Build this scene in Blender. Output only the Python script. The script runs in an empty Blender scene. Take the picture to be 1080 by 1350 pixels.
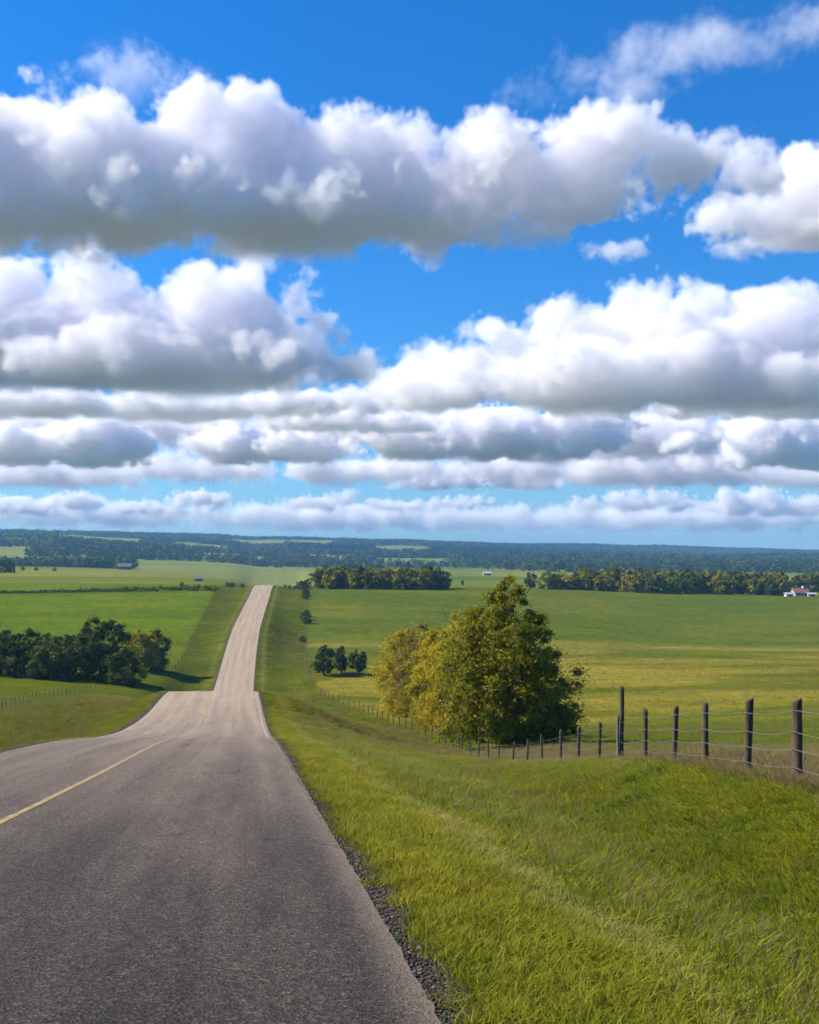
import bpy, bmesh, math, random
import numpy as np
from mathutils import Vector, Matrix, noise as mnoise

random.seed(7)
RNG = np.random.default_rng(7)
scene = bpy.context.scene
COL = scene.collection

# ------------------------------------------------------------------ camera
# Level camera 1.74 m above the road; x right, y forward, z up, eye at the origin.
PW, PH = 1080.0, 1350.0
F = 1300.0                      # focal length in photograph pixels
HY = 735.0                      # row of the eye level
cam_data = bpy.data.cameras.new('camera')
cam_data.sensor_fit = 'HORIZONTAL'
cam_data.sensor_width = 36.0
cam_data.lens = 36.0 * F / PW
cam_data.shift_y = (HY - PH / 2) / PW
cam_data.clip_start = 0.1
cam_data.clip_end = 120000.0
cam = bpy.data.objects.new('camera', cam_data)
COL.objects.link(cam)
cam.location = (0, 0, 0)
cam.rotation_euler = (math.pi / 2, 0, 0)
scene.camera = cam

# ------------------------------------------------------------------ light
SUN_EL, SUN_ROT = math.radians(40), math.radians(-82)
world = bpy.data.worlds.new('World')
scene.world = world
world.use_nodes = True
wn = world.node_tree
sky = wn.nodes.new('ShaderNodeTexSky')
sky.sky_type = 'NISHITA'
sky.sun_disc = False
sky.sun_elevation = SUN_EL
sky.sun_rotation = SUN_ROT
sky.air_density = 2.0
sky.altitude = 3000.0
sky.dust_density = 0.0
sky.ozone_density = 10.0
tint = wn.nodes.new('ShaderNodeMix')
tint.data_type = 'RGBA'; tint.blend_type = 'MULTIPLY'
tint.inputs[0].default_value = 1.0
tint.inputs[7].default_value = (0.66, 0.86, 1.08, 1)      # clear, dry northern air
hs = wn.nodes.new('ShaderNodeHueSaturation')
hs.inputs['Saturation'].default_value = 1.12
wn.links.new(sky.outputs[0], tint.inputs[6])
wn.links.new(tint.outputs[2], hs.inputs['Color'])
wn.links.new(hs.outputs[0], wn.nodes['Background'].inputs['Color'])
wn.nodes['Background'].inputs['Strength'].default_value = 0.09

sun_data = bpy.data.lights.new('sun', 'SUN')
sun_data.energy = 5.0
sun_data.angle = math.radians(0.5)
sun_data.color = (1.0, 0.92, 0.76)
sun = bpy.data.objects.new('sun', sun_data)
COL.objects.link(sun)
to_sun = Vector((math.sin(SUN_ROT) * math.cos(SUN_EL), math.cos(SUN_ROT) * math.cos(SUN_EL), math.sin(SUN_EL)))
sun.rotation_euler = to_sun.to_track_quat('Z', 'Y').to_euler()

vs = scene.view_settings
vs.view_transform = 'Standard'
vs.look = 'None'
vs.exposure = 0.78
vs.gamma = 1.0
vs.use_curve_mapping = False
cy = scene.cycles
cy.use_denoising = True
cy.max_bounces = 18
cy.diffuse_bounces = 2
cy.glossy_bounces = 2
cy.transmission_bounces = 3
cy.transparent_max_bounces = 16
cy.volume_bounces = 18
cy.volume_step_rate = 4.0
cy.use_adaptive_sampling = True
cy.adaptive_threshold = 0.05
cy.adaptive_min_samples = 16
cy.volume_max_steps = 1024
cy.caustics_reflective = False
cy.caustics_refractive = False

HAZE_DENSITY = 0.00012

def P(px, py, y):
    """World point on the photograph's ray (px, py) at forward distance y."""
    return Vector(((px - 540.0) / F * y, y, (HY - py) / F * y))
# ------------------------------------------------------------------ helpers
def pchip(x, y):
    x = np.asarray(x, float); y = np.asarray(y, float)
    h = np.diff(x); d = np.diff(y) / h
    m = np.zeros_like(y)
    for i in range(1, len(x) - 1):
        if d[i-1] * d[i] > 0:
            w1 = 2 * h[i] + h[i-1]; w2 = h[i] + 2 * h[i-1]
            m[i] = (w1 + w2) / (w1 / d[i-1] + w2 / d[i])
    m[0] = d[0]; m[-1] = d[-1]
    def f(q):
        q = np.asarray(q, float)
        i = np.clip(np.searchsorted(x, q) - 1, 0, len(x) - 2)
        t = (q - x[i]) / h[i]
        lo, hi = t < 0, t > 1
        t = np.clip(t, 0, 1)
        r = ((2*t**3 - 3*t**2 + 1) * y[i] + (t**3 - 2*t**2 + t) * h[i] * m[i]
             + (-2*t**3 + 3*t**2) * y[i+1] + (t**3 - t**2) * h[i] * m[i+1])
        r = np.where(lo, y[0] + (q - x[0]) * m[0], r)
        r = np.where(hi, y[-1] + (q - x[-1]) * m[-1], r)
        return r
    return f

def vnoise(x, y, seed=0):
    """smooth value noise in [-1, 1], vectorised"""
    xi = np.floor(x).astype(np.int64); yi = np.floor(y).astype(np.int64)
    fx = x - xi; fy = y - yi
    fx = fx * fx * (3 - 2 * fx); fy = fy * fy * (3 - 2 * fy)
    def h(a, b):
        n = (a * 374761393 + b * 668265263 + seed * 974634777) & 0xffffffff
        n = ((n ^ (n >> 13)) * 1274126177) & 0xffffffff
        n = n ^ (n >> 16)
        return (n & 0xffff) / 32767.5 - 1
    return ((h(xi, yi) * (1 - fx) + h(xi + 1, yi) * fx) * (1 - fy)
            + (h(xi, yi + 1) * (1 - fx) + h(xi + 1, yi + 1) * fx) * fy)

def fbm(x, y, oct=4, seed=0):
    r = 0; a = 1.0; s = 0
    for k in range(oct):
        r = r + a * vnoise(x * 2**k, y * 2**k, seed + k * 17); s += a; a *= 0.5
    return r / s

def sstep(a, b, x):
    t = np.clip((x - a) / (b - a), 0, 1)
    return t * t * (3 - 2 * t)

def fast_mesh(name, verts, faces, smooth=False):
    """faces: (n, k) int array, all with k corners"""
    verts = np.asarray(verts, np.float32); faces = np.asarray(faces, np.int32)
    me = bpy.data.meshes.new(name)
    me.vertices.add(len(verts)); me.vertices.foreach_set('co', verts.ravel())
    k = faces.shape[1]
    me.loops.add(faces.size); me.loops.foreach_set('vertex_index', faces.ravel())
    me.polygons.add(len(faces))
    me.polygons.foreach_set('loop_start', np.arange(0, faces.size, k, dtype=np.int32))
    if smooth:
        me.polygons.foreach_set('use_smooth', np.ones(len(faces), bool))
    me.update(calc_edges=True)
    return me

def set_attr(me, name, data, typ='FLOAT', dom='POINT'):
    a = me.attributes.new(name, typ, dom)
    data = np.asarray(data, np.float32)
    if typ == 'FLOAT':
        a.data.foreach_set('value', data.ravel())
    elif typ == 'FLOAT_COLOR':
        if data.shape[1] == 3:
            data = np.hstack([data, np.ones((len(data), 1), np.float32)])
        a.data.foreach_set('color', np.ascontiguousarray(data, np.float32).ravel())
    elif typ == 'FLOAT_VECTOR':
        a.data.foreach_set('vector', data.ravel())

def link(name, data, mat=None, parent=None):
    o = bpy.data.objects.new(name, data)
    COL.objects.link(o)
    if mat is not None and not data.materials:
        data.materials.append(mat)
    if parent is not None:
        o.parent = parent
    return o

def tag(o, label=None, cat=None, group=None, kind=None):
    if label: o['label'] = label
    if cat: o['category'] = cat
    if group: o['group'] = group
    if kind: o['kind'] = kind
    return o

def empty(name, loc, rz=0.0):
    o = bpy.data.objects.new(name, None)
    COL.objects.link(o)
    o.location = loc; o.rotation_euler = (0, 0, rz)
    o.empty_display_size = 0.3
    return o

def grid_faces(nr, nc):
    i = np.arange(nr - 1)[:, None] * nc + np.arange(nc - 1)[None, :]
    return np.stack([i, i + 1, i + nc + 1, i + nc], -1).reshape(-1, 4)

class GN:
    def __init__(self, name):
        self.g = bpy.data.node_groups.new(name, 'GeometryNodeTree')
        self.g.interface.new_socket('Geometry', in_out='OUTPUT', socket_type='NodeSocketGeometry')
        self.out = self.g.nodes.new('NodeGroupOutput')
    def n(self, t, **kw):
        x = self.g.nodes.new(t)
        for k, v in kw.items():
            setattr(x, k, v)
        return x
    def l(self, a, b):
        self.g.links.new(a, b)
    def _set(self, sock, v):
        if hasattr(v, 'is_output'):
            self.g.links.new(v, sock)
        else:
            sock.default_value = v
    def math(self, op, a, b=None, c=None):
        x = self.n('ShaderNodeMath', operation=op)
        self._set(x.inputs[0], a)
        if b is not None: self._set(x.inputs[1], b)
        if c is not None: self._set(x.inputs[2], c)
        return x.outputs[0]
    def vec(self, op, a, b=None):
        x = self.n('ShaderNodeVectorMath', operation=op)
        self._set(x.inputs[0], a)
        if b is not None: self._set(x.inputs[1], b)
        return x.outputs['Value'] if op in ('LENGTH', 'DOT_PRODUCT') else x.outputs[0]
    def noise(self, vec, scale, detail, rough=0.55, out='Fac'):
        x = self.n('ShaderNodeTexNoise'); x.noise_dimensions = '3D'
        self.l(vec, x.inputs['Vector'])
        x.inputs['Scale'].default_value = scale
        x.inputs['Detail'].default_value = detail
        x.inputs['Roughness'].default_value = rough
        return x.outputs[out]

# ---- node material helper
class MT:
    def __init__(self, name):
        self.m = bpy.data.materials.new(name); self.m.use_nodes = True
        self.t = self.m.node_tree
        self.b = self.t.nodes['Principled BSDF']
        self.o = self.t.nodes['Material Output']
    def n(self, t, **kw):
        x = self.t.nodes.new(t)
        for k, v in kw.items(): setattr(x, k, v)
        return x
    def l(self, a, b): self.t.links.new(a, b)
    def put(self, sock, v):
        if hasattr(v, 'is_output'): self.l(v, sock)
        else: sock.default_value = v
    def attr(self, name, out='Fac'):
        x = self.n('ShaderNodeAttribute'); x.attribute_name = name
        return x.outputs[out]
    def pos(self): return self.n('ShaderNodeNewGeometry').outputs['Position']
    def noise(self, vec, scale, detail=4, rough=0.55, dist=0.0):
        x = self.n('ShaderNodeTexNoise'); self.l(vec, x.inputs['Vector'])
        x.inputs['Scale'].default_value = scale; x.inputs['Detail'].default_value = detail
        x.inputs['Roughness'].default_value = rough; x.inputs['Distortion'].default_value = dist
        return x.outputs['Fac']
    def vor(self, vec, scale, out='Color', feature='F1'):
        x = self.n('ShaderNodeTexVoronoi', feature=feature); self.l(vec, x.inputs['Vector'])
        x.inputs['Scale'].default_value = scale
        return x.outputs[out]
    def ramp(self, fac, stops):
        x = self.n('ShaderNodeValToRGB'); self.l(fac, x.inputs[0])
        e = x.color_ramp.elements
        while len(e) < len(stops): e.new(0.5)
        for k, (p_, c) in enumerate(stops):
            e[k].position = p_; e[k].color = (*c, 1) if len(c) == 3 else c
        return x.outputs[0]
    def mapr(self, v, a, b, c=0.0, d=1.0):
        x = self.n('ShaderNodeMapRange'); self.put(x.inputs[0], v)
        for k, q in zip((1, 2, 3, 4), (a, b, c, d)): x.inputs[k].default_value = q
        return x.outputs[0]
    def math(self, op, a, b=None):
        x = self.n('ShaderNodeMath', operation=op); self.put(x.inputs[0], a)
        if b is not None: self.put(x.inputs[1], b)
        return x.outputs[0]
    def mix(self, fac, a, b, mode='MIX'):
        x = self.n('ShaderNodeMix', data_type='RGBA', blend_type=mode)
        self.put(x.inputs[0], fac)
        for s, v in ((x.inputs[6], a), (x.inputs[7], b)):
            if hasattr(v, 'is_output'): self.l(v, s)
            else: s.default_value = (*v, 1) if len(v) == 3 else v
        return x.outputs[2]
    def scale(self, vec, s):
        x = self.n('ShaderNodeVectorMath', operation='MULTIPLY'); self.l(vec, x.inputs[0]); x.inputs[1].default_value = s
        return x.outputs[0]
    def bump(self, h, strength, dist):
        x = self.n('ShaderNodeBump'); self.l(h, x.inputs['Height'])
        x.inputs['Strength'].default_value = strength; x.inputs['Distance'].default_value = dist
        self.l(x.outputs[0], self.b.inputs['Normal'])
    def color(self, c): self.put(self.b.inputs['Base Color'], c if hasattr(c, 'is_output') else (*c, 1))
    def rough(self, r): self.put(self.b.inputs['Roughness'], r)
    def spec(self, s): self.b.inputs['Specular IOR Level'].default_value = s

# ------------------------------------------------------------------ terrain: longitudinal guide lines measured in the photograph
HALF = 4.1                           # half width of the pavement
road_x = pchip([-80, 0, 60, 92, 150, 205, 296, 365, 433, 600, 900, 9000],
               [9.6, -3.25, -12.9, -18.35, -27.8, -36.7, -49.3, -57.2, -64.6, -84, -120, -1100])
road_z = pchip([-80, 0, 20, 38, 48, 56, 70, 92, 110, 150, 180, 205, 230, 262, 290, 305, 320, 360, 400, 433, 455, 520, 700, 1000, 1400, 2200, 3000, 3800, 4800, 9000],
               [6.5, -1.74, -4.51, -7.05, -8.72, -9.85, -11.2, -12.55, -15.9, -22.6, -26.7, -28.0, -27.2, -25.1, -22.9, -21.7, -20.9, -18.4, -15.9, -13.3, -12.9, -17.5, -24, -26, -20, 4, 34, 62, 82, 95])

fence_pts = [(1050, 1037, 15.2), (985, 1027, 17.6), (930, 1016, 20.2), (888, 1008, 22.9), (851, 1005, 25.8), (820, 1006, 29.0),
             (790, 1006, 33.2), (763, 1006, 37.5), (739, 1007, 42), (715, 1009, 46.5), (695, 1010, 51), (676, 1008, 55.5), (658, 1006, 60),
             (644, 1003, 64), (631, 1000, 68.5), (620, 997, 72.5), (609, 993, 77), (598, 989, 82), (588, 984, 87), (573, 977, 95), (545, 963, 112),
             (480, 938, 152), (424, 914, 200)]
FX = pchip([-80, 0] + [p[2] for p in fence_pts[::3]] + [205, 290, 425, 600, 1000, 9000],
           [16, 5.7] + [(p[0]-540)/F*p[2] for p in fence_pts[::3]] + [-19.6, -30.8, -44.2, -63, -104, -940])
FZ = pchip([-80, 0] + [p[2] for p in fence_pts[::3]] + [205, 290, 425, 450, 600, 900, 1400, 2200, 3000, 3800, 4800, 9000],
           [7, -1.5] + [(HY-p[1])/F*p[2] for p in fence_pts[::3]] + [-27.3, -26.2, -14.9, -14.6, -18, -21, -19, 2, 31, 59, 80, 94])
# left frame edge, left verge boundary, mid field, right frame edge (beyond 500 m they stay on fixed bearings)
L1z = pchip([-80, 0, 50, 70, 100, 130, 160, 200, 240, 300, 360, 412, 430, 600, 800, 1000, 1300, 1600, 2200, 3000, 3800, 4800, 9000],
            [6, -2.2, -9.7, -12.2, -15.8, -18.8, -21.2, -23.5, -24.3, -22.4, -18.8, -15.0, -14.6, -12.6, -9.5, -9, -13, 9, 40, 64, 86, 97, 110])
L2z = pchip([-80, 0, 50, 92, 120, 160, 205, 250, 300, 360, 425, 450, 600, 900, 1300, 1600, 2200, 3000, 3800, 4800, 9000],
            [6, -2.6, -9.9, -13.3, -17.2, -22.6, -26.2, -26.4, -22.9, -18.6, -13.6, -13.6, -15.5, -20.5, -17, -10, 14, 40, 66, 86, 100])
L2x = pchip([-80, 0, 50, 115, 190, 270, 425, 9000], [2, -15, -24, -35, -50, -62, -84.5, -1790])
Mx = lambda Y: FX(Y) + 8 + np.clip((Y - 60) * 0.12, 0, None)
Mz = pchip([-80, 0, 20, 50, 80, 110, 150, 200, 260, 330, 450, 480, 600, 900, 1300, 1600, 2200, 3000, 3800, 4800, 9000],
           [7, -1.6, -4.6, -10.5, -15, -19.6, -24.5, -27.6, -27.6, -23.6, -15.0, -14.8, -17.5, -18.5, -19, -18, -3, 20, 46, 70, 80])
Rx = lambda Y: np.maximum(0.4154 * Y + 6, 25 + 0.25 * Y)
Rz = pchip([-80, 0, 15, 30, 60, 100, 150, 200, 300, 400, 500, 530, 650, 900, 1300, 1600, 2200, 3000, 3800, 4800, 9000],
           [7, -1.3, -3.4, -6.3, -12, -17.6, -22.8, -26.2, -28.6, -25.2, -20.2, -20, -22, -21, -22, -22, -16, -6, 8, 27, 40])

def terrain(Y, X):
    """ground height; Y scalar, X array"""
    Y = max(float(Y), -60.0); X = np.asarray(X, float)
    xc = float(road_x(Y)); zr = float(road_z(Y))
    l1x = min(-0.4154 * Y, -0.16 * Y - 26.0); l2x = float(L2x(Y)); l1z = float(L1z(Y)); l2z = float(L2z(Y))
    fxx = float(FX(Y)); fz = float(FZ(Y)); mx = float(Mx(Y)); mz = float(Mz(Y)); rx = float(Rx(Y)); rz = float(Rz(Y))
    far = max(0.0, Y - 433)
    xs = [l1x - 0.8 * (Y + 250), l1x - 0.3 * (Y + 90), l1x, l2x, 0.5 * (l2x + xc - HALF), xc - HALF - 1.6, xc - HALF - 0.1, xc + HALF + 0.1, xc + HALF + 1.55,
          xc + HALF + 1.55 + 0.52 * (fxx - xc - HALF - 1.55), fxx, mx, rx, rx + 0.3 * (Y + 90), rx + 0.8 * (Y + 250)]
    dl = 1.1 * (1 - float(sstep(440, 540, np.array(Y))))
    zs = [l1z + 4, l1z + 1.0, l1z, l2z, min(zr, l2z) - 0.35 * dl, zr - 0.32, zr - 0.03, zr - 0.03, zr - 0.16,
          min(0.5 * (zr + fz), zr) - 0.62 * dl, fz, mz, rz, rz + 0.5, rz + 3]
    keep = [0]
    for k in range(1, len(xs)):
        if xs[k] > xs[keep[-1]] + 0.05: keep.append(k)
    f = pchip([xs[k] for k in keep], [zs[k] for k in keep])
    z = f(np.clip(X, xs[keep[0]], xs[keep[-1]]))
    # roughness of the land, none under the road
    d = np.abs(X - xc) - HALF
    w = sstep(0.3, 6.0, d)
    z = z + w * (0.05 * fbm(X / 1.7, np.full_like(X, Y) / 1.7, 3, 5) + 0.22 * fbm(X / 14.0, np.full_like(X, Y) / 14.0, 3, 9))
    wf = sstep(1100, 2200, np.full_like(X, Y))
    z = z + wf * (24 * fbm(X / 520.0, np.full_like(X, Y) / 420.0, 4, 31))
    under = sstep(0.0, -0.5, d)
    return z - under * ((0.06 + 0.0006 * max(Y, 0)) if Y < 645 else 0.0)

def TZ(x, y):
    return float(terrain(y, np.array([x]))[0])

# open land among the far woods: (px0, px1, Y0, Y1) as bearings and distances
CLEARINGS = ((170, 432, 1000, 1560), (58, 190, 2250, 2950), (20, 95, 800, 1180), (300, 445, 2950, 3750), (560, 760, 1000, 1180), (255, 335, 1750, 2050), (0, 160, 1000, 1120), (460, 1100, 1000, 1150),
             (620, 700, 2500, 2800), (820, 900, 3300, 3700), (-200, 40, 1500, 1800), (950, 1010, 2300, 2600), (-60, 30, 2300, 2800), (220, 300, 2300, 2600), (480, 560, 2900, 3300), (700, 790, 1900, 2100), (400, 470, 1900, 2150))

def clearing(px, X, Y):
    pe = px + 26 * fbm(X / 120.0, Y / 120.0, 4, 77)
    ye = Y * (1 + 0.09 * fbm(X / 150.0, Y / 240.0, 4, 78))
    r = np.zeros_like(px)
    for a_, b_, y0_, y1_ in CLEARINGS:
        r = np.maximum(r, sstep(a_ - 3, a_ + 3, pe) * sstep(b_ + 3, b_ - 3, pe) * sstep(y0_ - 15, y0_ + 15, ye) * sstep(y1_ + 15, y1_ - 15, ye))
    return r

def zone_colour(Y, X):
    """what grows where: base colours of pasture, crop, verge, soil (linear)"""
    n = len(X)
    Ya = np.full(n, float(Y))
    xc = float(road_x(Y)); fxx = float(FX(Y)); l2x = float(L2x(Y))
    px = 540 + F * X / max(Y, 1.0)
    big = fbm(X / 60.0, Ya / 34.0, 4, 71)
    band = fbm(X / 42.0 + 0.6 * fbm(X / 30.0, Ya / 30.0, 2, 3), Ya / 11.0 + 0.8 * fbm(X / 60.0, Ya / 25.0, 2, 4), 4, 77)
    c = np.tile(np.array([0.110, 0.125, 0.010]), (n, 1))
    def put(mask, col):
        nonlocal c
        m = np.clip(mask, 0, 1)[:, None]
        c = c * (1 - m) + np.array(col) * m
    right = sstep(fxx - 0.5, fxx + 1.5, X)
    left = sstep(l2x + 1.5, l2x - 1.0, X)
    if Y < 520:
        mott = fbm(X / 16.0, Ya / 5.0, 4, 55)
        put(right, (0.150, 0.165, 0.014))
        put(right * sstep(170, 150, Ya) * 0.6, (0.130, 0.180, 0.012))
        put(right * sstep(-0.42, 0.22, band + 0.3 * big) * sstep(100, 160, Ya) * sstep(335, 290, Ya) * 0.9, (0.370, 0.285, 0.045))
        bl = 296 + 0.055 * (X - 20)
        put(right * np.exp(-((Ya - bl) / 4.0) ** 2) * 0.7, (0.36, 0.30, 0.09))
        put(right * sstep(bl + 4, bl + 16, Ya) * 0.85, (0.128, 0.165, 0.020))
        put(right * sstep(bl + 4, bl + 16, Ya) * sstep(0.05, 0.45, big) * 0.6, (0.200, 0.200, 0.026))
        put(right * sstep(75, 30, Ya) * 0.65, (0.200, 0.150, 0.035))
        put(left * sstep(225, 250, Ya), (0.142, 0.200, 0.008))
        put(left * sstep(225, 250, Ya) * sstep(0.1, 0.6, band) * 0.6, (0.205, 0.225, 0.016))
        put(left * sstep(225, 250, Ya) * sstep(0.05, 0.5, big) * 0.5, (0.105, 0.160, 0.008))
        put(left * sstep(240, 215, Ya) * 0.7, (0.155, 0.165, 0.010))
        put(left * sstep(240, 255, Ya) * sstep(285, 265, Ya) * 0.5, (0.20, 0.20, 0.02))
        verge = (1 - right) * (1 - left)
        put(verge * sstep(0.0, 0.5, band) * 0.45, (0.190, 0.160, 0.030))
        put(verge * sstep(0.1, 0.6, big) * 0.5, (0.070, 0.095, 0.008))
        put(sstep(0.15, 0.6, mott) * 0.45 * sstep(60, 100, Ya), c.mean(0) * np.array([0.55, 0.66, 0.5]))
        d = X - xc - HALF
        put(np.exp(-((d - 2.1) / 0.55) ** 2) * 0.75, (0.240, 0.220, 0.060))
        put(np.exp(-((-(d + 2 * HALF) - 2.0) / 0.8) ** 2) * 0.5, (0.200, 0.190, 0.040))
    else:
        fld = fbm(X / 260.0, Ya / 150.0, 2, 91)
        put(np.ones(n), (0.190, 0.210, 0.030))
        put(sstep(-0.1, 0.3, fld), (0.270, 0.265, 0.055))
        put(sstep(-0.25, -0.5, fld), (0.115, 0.175, 0.018))
        put(sstep(880, 960, Ya) * sstep(1500, 1350, Ya) * sstep(170, 200, px) * sstep(440, 415, px), (0.25, 0.265, 0.06))
        put(sstep(1500, 1800, Ya), (0.09, 0.13, 0.02))
        put(sstep(1500, 1800, Ya) * sstep(0.15, 0.4, fld), (0.24, 0.27, 0.06))
    if Y > 1500:
        put(clearing(px, X, Ya), (0.26, 0.285, 0.06))
    out = np.maximum(sstep(0.62, 0.9, np.abs(X) / max(abs(Y), 250.0)), 1.0 if Y < -75 else 0.0)
    plot = vnoise(np.floor(X / 400.0) * 7.3, np.floor(Ya / 400.0) * 5.1, 19)
    put(out * (plot > -0.25), (0.30, 0.245, 0.155))          # unseen tan and brown plots, added to cut green bounce on the clouds
    put(out * (plot > 0.45), (0.17, 0.135, 0.095))
    return c

ys = [-5200.0, -4400, -3600, -2900, -2300, -1800, -1400, -1050, -800, -600, -440, -320, -230, -160, -120, -90, -72, -60.0]
while ys[-1] < 9500:
    y = ys[-1]
    ys.append(y + (2.0 if y < 0 else min(0.16 + 0.012 * y, 14 + 0.02 * max(0, y - 1100))))
ys = np.array(ys)
q = np.concatenate([np.linspace(0, 6, 21)[1:], 6 * 1.06 ** np.arange(1, 66)])
offs = np.concatenate([-q[::-1], np.linspace(-1, 1, 3) * 0, q])
offs = np.unique(np.round(offs, 4))
V = []; C = []
for y in ys:
    sc_ = 1.0 + max(0, (y if y > 0 else -y - 60) - 20) / 55.0
    core = np.clip(offs, -7, 7)
    X = float(road_x(max(y, -80))) + core * 1.0 + (offs - core) * (0.55 + 0.45 * sc_)
    z = terrain(y, X)
    V.append(np.stack([X, np.full_like(X, y), z], 1)); C.append(zone_colour(y, X))
V = np.concatenate(V); C = np.concatenate(C)
ground_me = fast_mesh('ground', V, grid_faces(len(ys), len(offs)), smooth=True)
set_attr(ground_me, 'zone', C, 'FLOAT_COLOR')

m = MT('grassland')
p = m.pos()
zc = m.attr('zone', 'Color')
n1 = m.noise(p, 0.35, 6, 0.62)
n2 = m.noise(m.scale(p, (0.25, 1.0, 1.0)), 0.06, 6, 0.6)
n3 = m.noise(p, 9.0, 3, 0.7)
col = m.mix(m.mapr(n1, 0.35, 0.7), m.mix(1.0, zc, (0.62, 0.66, 0.55), 'MULTIPLY'), zc)
col = m.mix(m.mapr(n2, 0.5, 0.72, 0, 0.45), col, m.mix(1.0, zc, (1.55, 1.25, 1.3), 'MULTIPLY'))
col = m.mix(m.mapr(n3, 0.3, 0.75, 0.45, 0.0), col, m.mix(1.0, col, (0.45, 0.5, 0.4), 'MULTIPLY'))
n4 = m.noise(m.scale(p, (0.45, 1.0, 1.0)), 0.9, 5, 0.7)
n5 = m.noise(m.scale(p, (0.3, 1.0, 1.0)), 0.22, 4, 0.65)
col = m.mix(m.mapr(n4, 0.40, 0.62, 0.55, 0.0), col, m.mix(1.0, col, (0.52, 0.60, 0.45), 'MULTIPLY'))
col = m.mix(m.mapr(n5, 0.52, 0.70, 0.0, 0.5), col, m.mix(1.0, col, (1.6, 1.36, 1.2), 'MULTIPLY'))
m.color(col); m.rough(1.0); m.spec(0.0)
m.bump(m.math('ADD', n3, m.math('MULTIPLY', n1, 3.0)), 0.7, 0.12)
ground = tag(link('ground', ground_me, m.m), 'rolling green pasture and verge falling away and rising to wooded hills', None, None, 'structure')
# ------------------------------------------------------------------ road
def strip(name, y0, y1, d0, d1, lift, ncol, mat, step=0.35, kind='structure', label=None, ragged=0.0, parent=None, camber=True):
    """a band along the road between lateral offsets d0..d1 from the centre line, lift metres above the pavement datum"""
    Y = [y0]
    while Y[-1] < y1: Y.append(Y[-1] + max(step, step * 0.02 * abs(Y[-1])))
    Y = np.array(Y); D = np.linspace(d0, d1, ncol)
    xc = road_x(Y); zc = road_z(Y)
    dx = np.gradient(xc, Y); L = np.sqrt(1 + dx * dx); nx, ny = 1 / L, -dx / L
    Dg = np.tile(D, (len(Y), 1))
    if ragged:
        Dg[:, 0] += ragged * fbm(Y * 7.3, Y * 0 + d0, 4, 3)
        Dg[:, -1] += ragged * fbm(Y * 7.9, Y * 0 + d1, 4, 4)
    X = xc[:, None] + Dg * nx[:, None]; Yg = Y[:, None] + Dg * ny[:, None]
    cam_ = -0.012 * np.abs(Dg) if camber else 0 * Dg
    Z = road_z(Yg) + lift + cam_ + 0.05
    v = np.stack([X, Yg, Z], -1).reshape(-1, 3)
    me = fast_mesh(name, v, grid_faces(len(Y), ncol), smooth=True)
    set_attr(me, 'across', Dg.ravel()); set_attr(me, 'along', np.repeat(Y, ncol))
    o = link(name, me, mat, parent)
    if not parent: tag(o, label, None, None, kind)
    return o

m = MT('asphalt')
p = m.pos()
ac = m.attr('across'); al = m.attr('along')
cmb = m.n('ShaderNodeCombineXYZ'); m.l(ac, cmb.inputs[0]); m.l(m.math('MULTIPLY', al, 0.02), cmb.inputs[1])
streak = m.noise(cmb.outputs[0], 2.2, 4, 0.6)
cmb2 = m.n('ShaderNodeCombineXYZ'); m.l(m.math('MULTIPLY', ac, 0.5), cmb2.inputs[0]); m.l(m.math('MULTIPLY', al, 0.09), cmb2.inputs[1])
patch = m.noise(cmb2.outputs[0], 1.6, 5, 0.6)
stones = m.vor(p, 48.0, 'Color')
sg = m.n('ShaderNodeSeparateColor'); m.l(stones, sg.inputs[0])
grain = m.noise(p, 26.0, 4, 0.75)
# old, pale chip seal further on; a newer dark coat on the near slope, blending raggedly; sunlit slope and grazing sheen are painted in too
age_light = m.math('ADD', al, m.math('MULTIPLY', m.math('SUBTRACT', patch, 0.5), 22.0))
base = m.ramp(m.mapr(age_light, 0.0, 100.0), [(0.0, (0.042, 0.036, 0.031)), (0.07, (0.066, 0.055, 0.046)), (0.16, (0.128, 0.102, 0.080)), (0.32, (0.185, 0.146, 0.113)), (0.58, (0.27, 0.215, 0.162)), (0.85, (0.36, 0.275, 0.195))])
base = m.mix(m.mapr(streak, 0.35, 0.68, 0.0, 0.75), base, m.mix(1.0, base, (0.62, 0.62, 0.65), 'MULTIPLY'))
base = m.mix(m.mapr(patch, 0.45, 0.75, 0.0, 0.35), base, m.mix(1.0, base, (1.35, 1.27, 1.15), 'MULTIPLY'))
ab = m.math('ABSOLUTE', m.math('SUBTRACT', m.math('ABSOLUTE', ac), 1.95))
track = m.mapr(m.math('ABSOLUTE', m.math('SUBTRACT', ab, 0.85)), 0.0, 0.5, 0.42, 0.0)
base = m.mix(track, base, m.mix(1.0, base, (0.70, 0.70, 0.73), 'MULTIPLY'))
base = m.mix(m.mapr(sg.outputs[0], 0.72, 0.95, 0.0, 0.85), base, m.mix(1.0, base, (2.6, 2.45, 2.25), 'MULTIPLY'))
base = m.mix(m.mapr(sg.outputs[1], 0.6, 0.95, 0.0, 0.7), base, m.mix(1.0, base, (0.3, 0.3, 0.32), 'MULTIPLY'))
edge = m.math('ADD', m.math('ABSOLUTE', ac), m.math('MULTIPLY', m.math('SUBTRACT', grain, 0.5), 0.5))
base = m.mix(m.mapr(edge, 3.95, 4.2, 0.0, 0.6), base, (0.22, 0.175, 0.125))
cd = m.n('ShaderNodeVectorMath', operation='ADD'); m.l(p, cd.inputs[0])
cn = m.n('ShaderNodeTexNoise'); m.l(p, cn.inputs['Vector']); cn.inputs['Scale'].default_value = 1.3; cn.inputs['Detail'].default_value = 5
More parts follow.
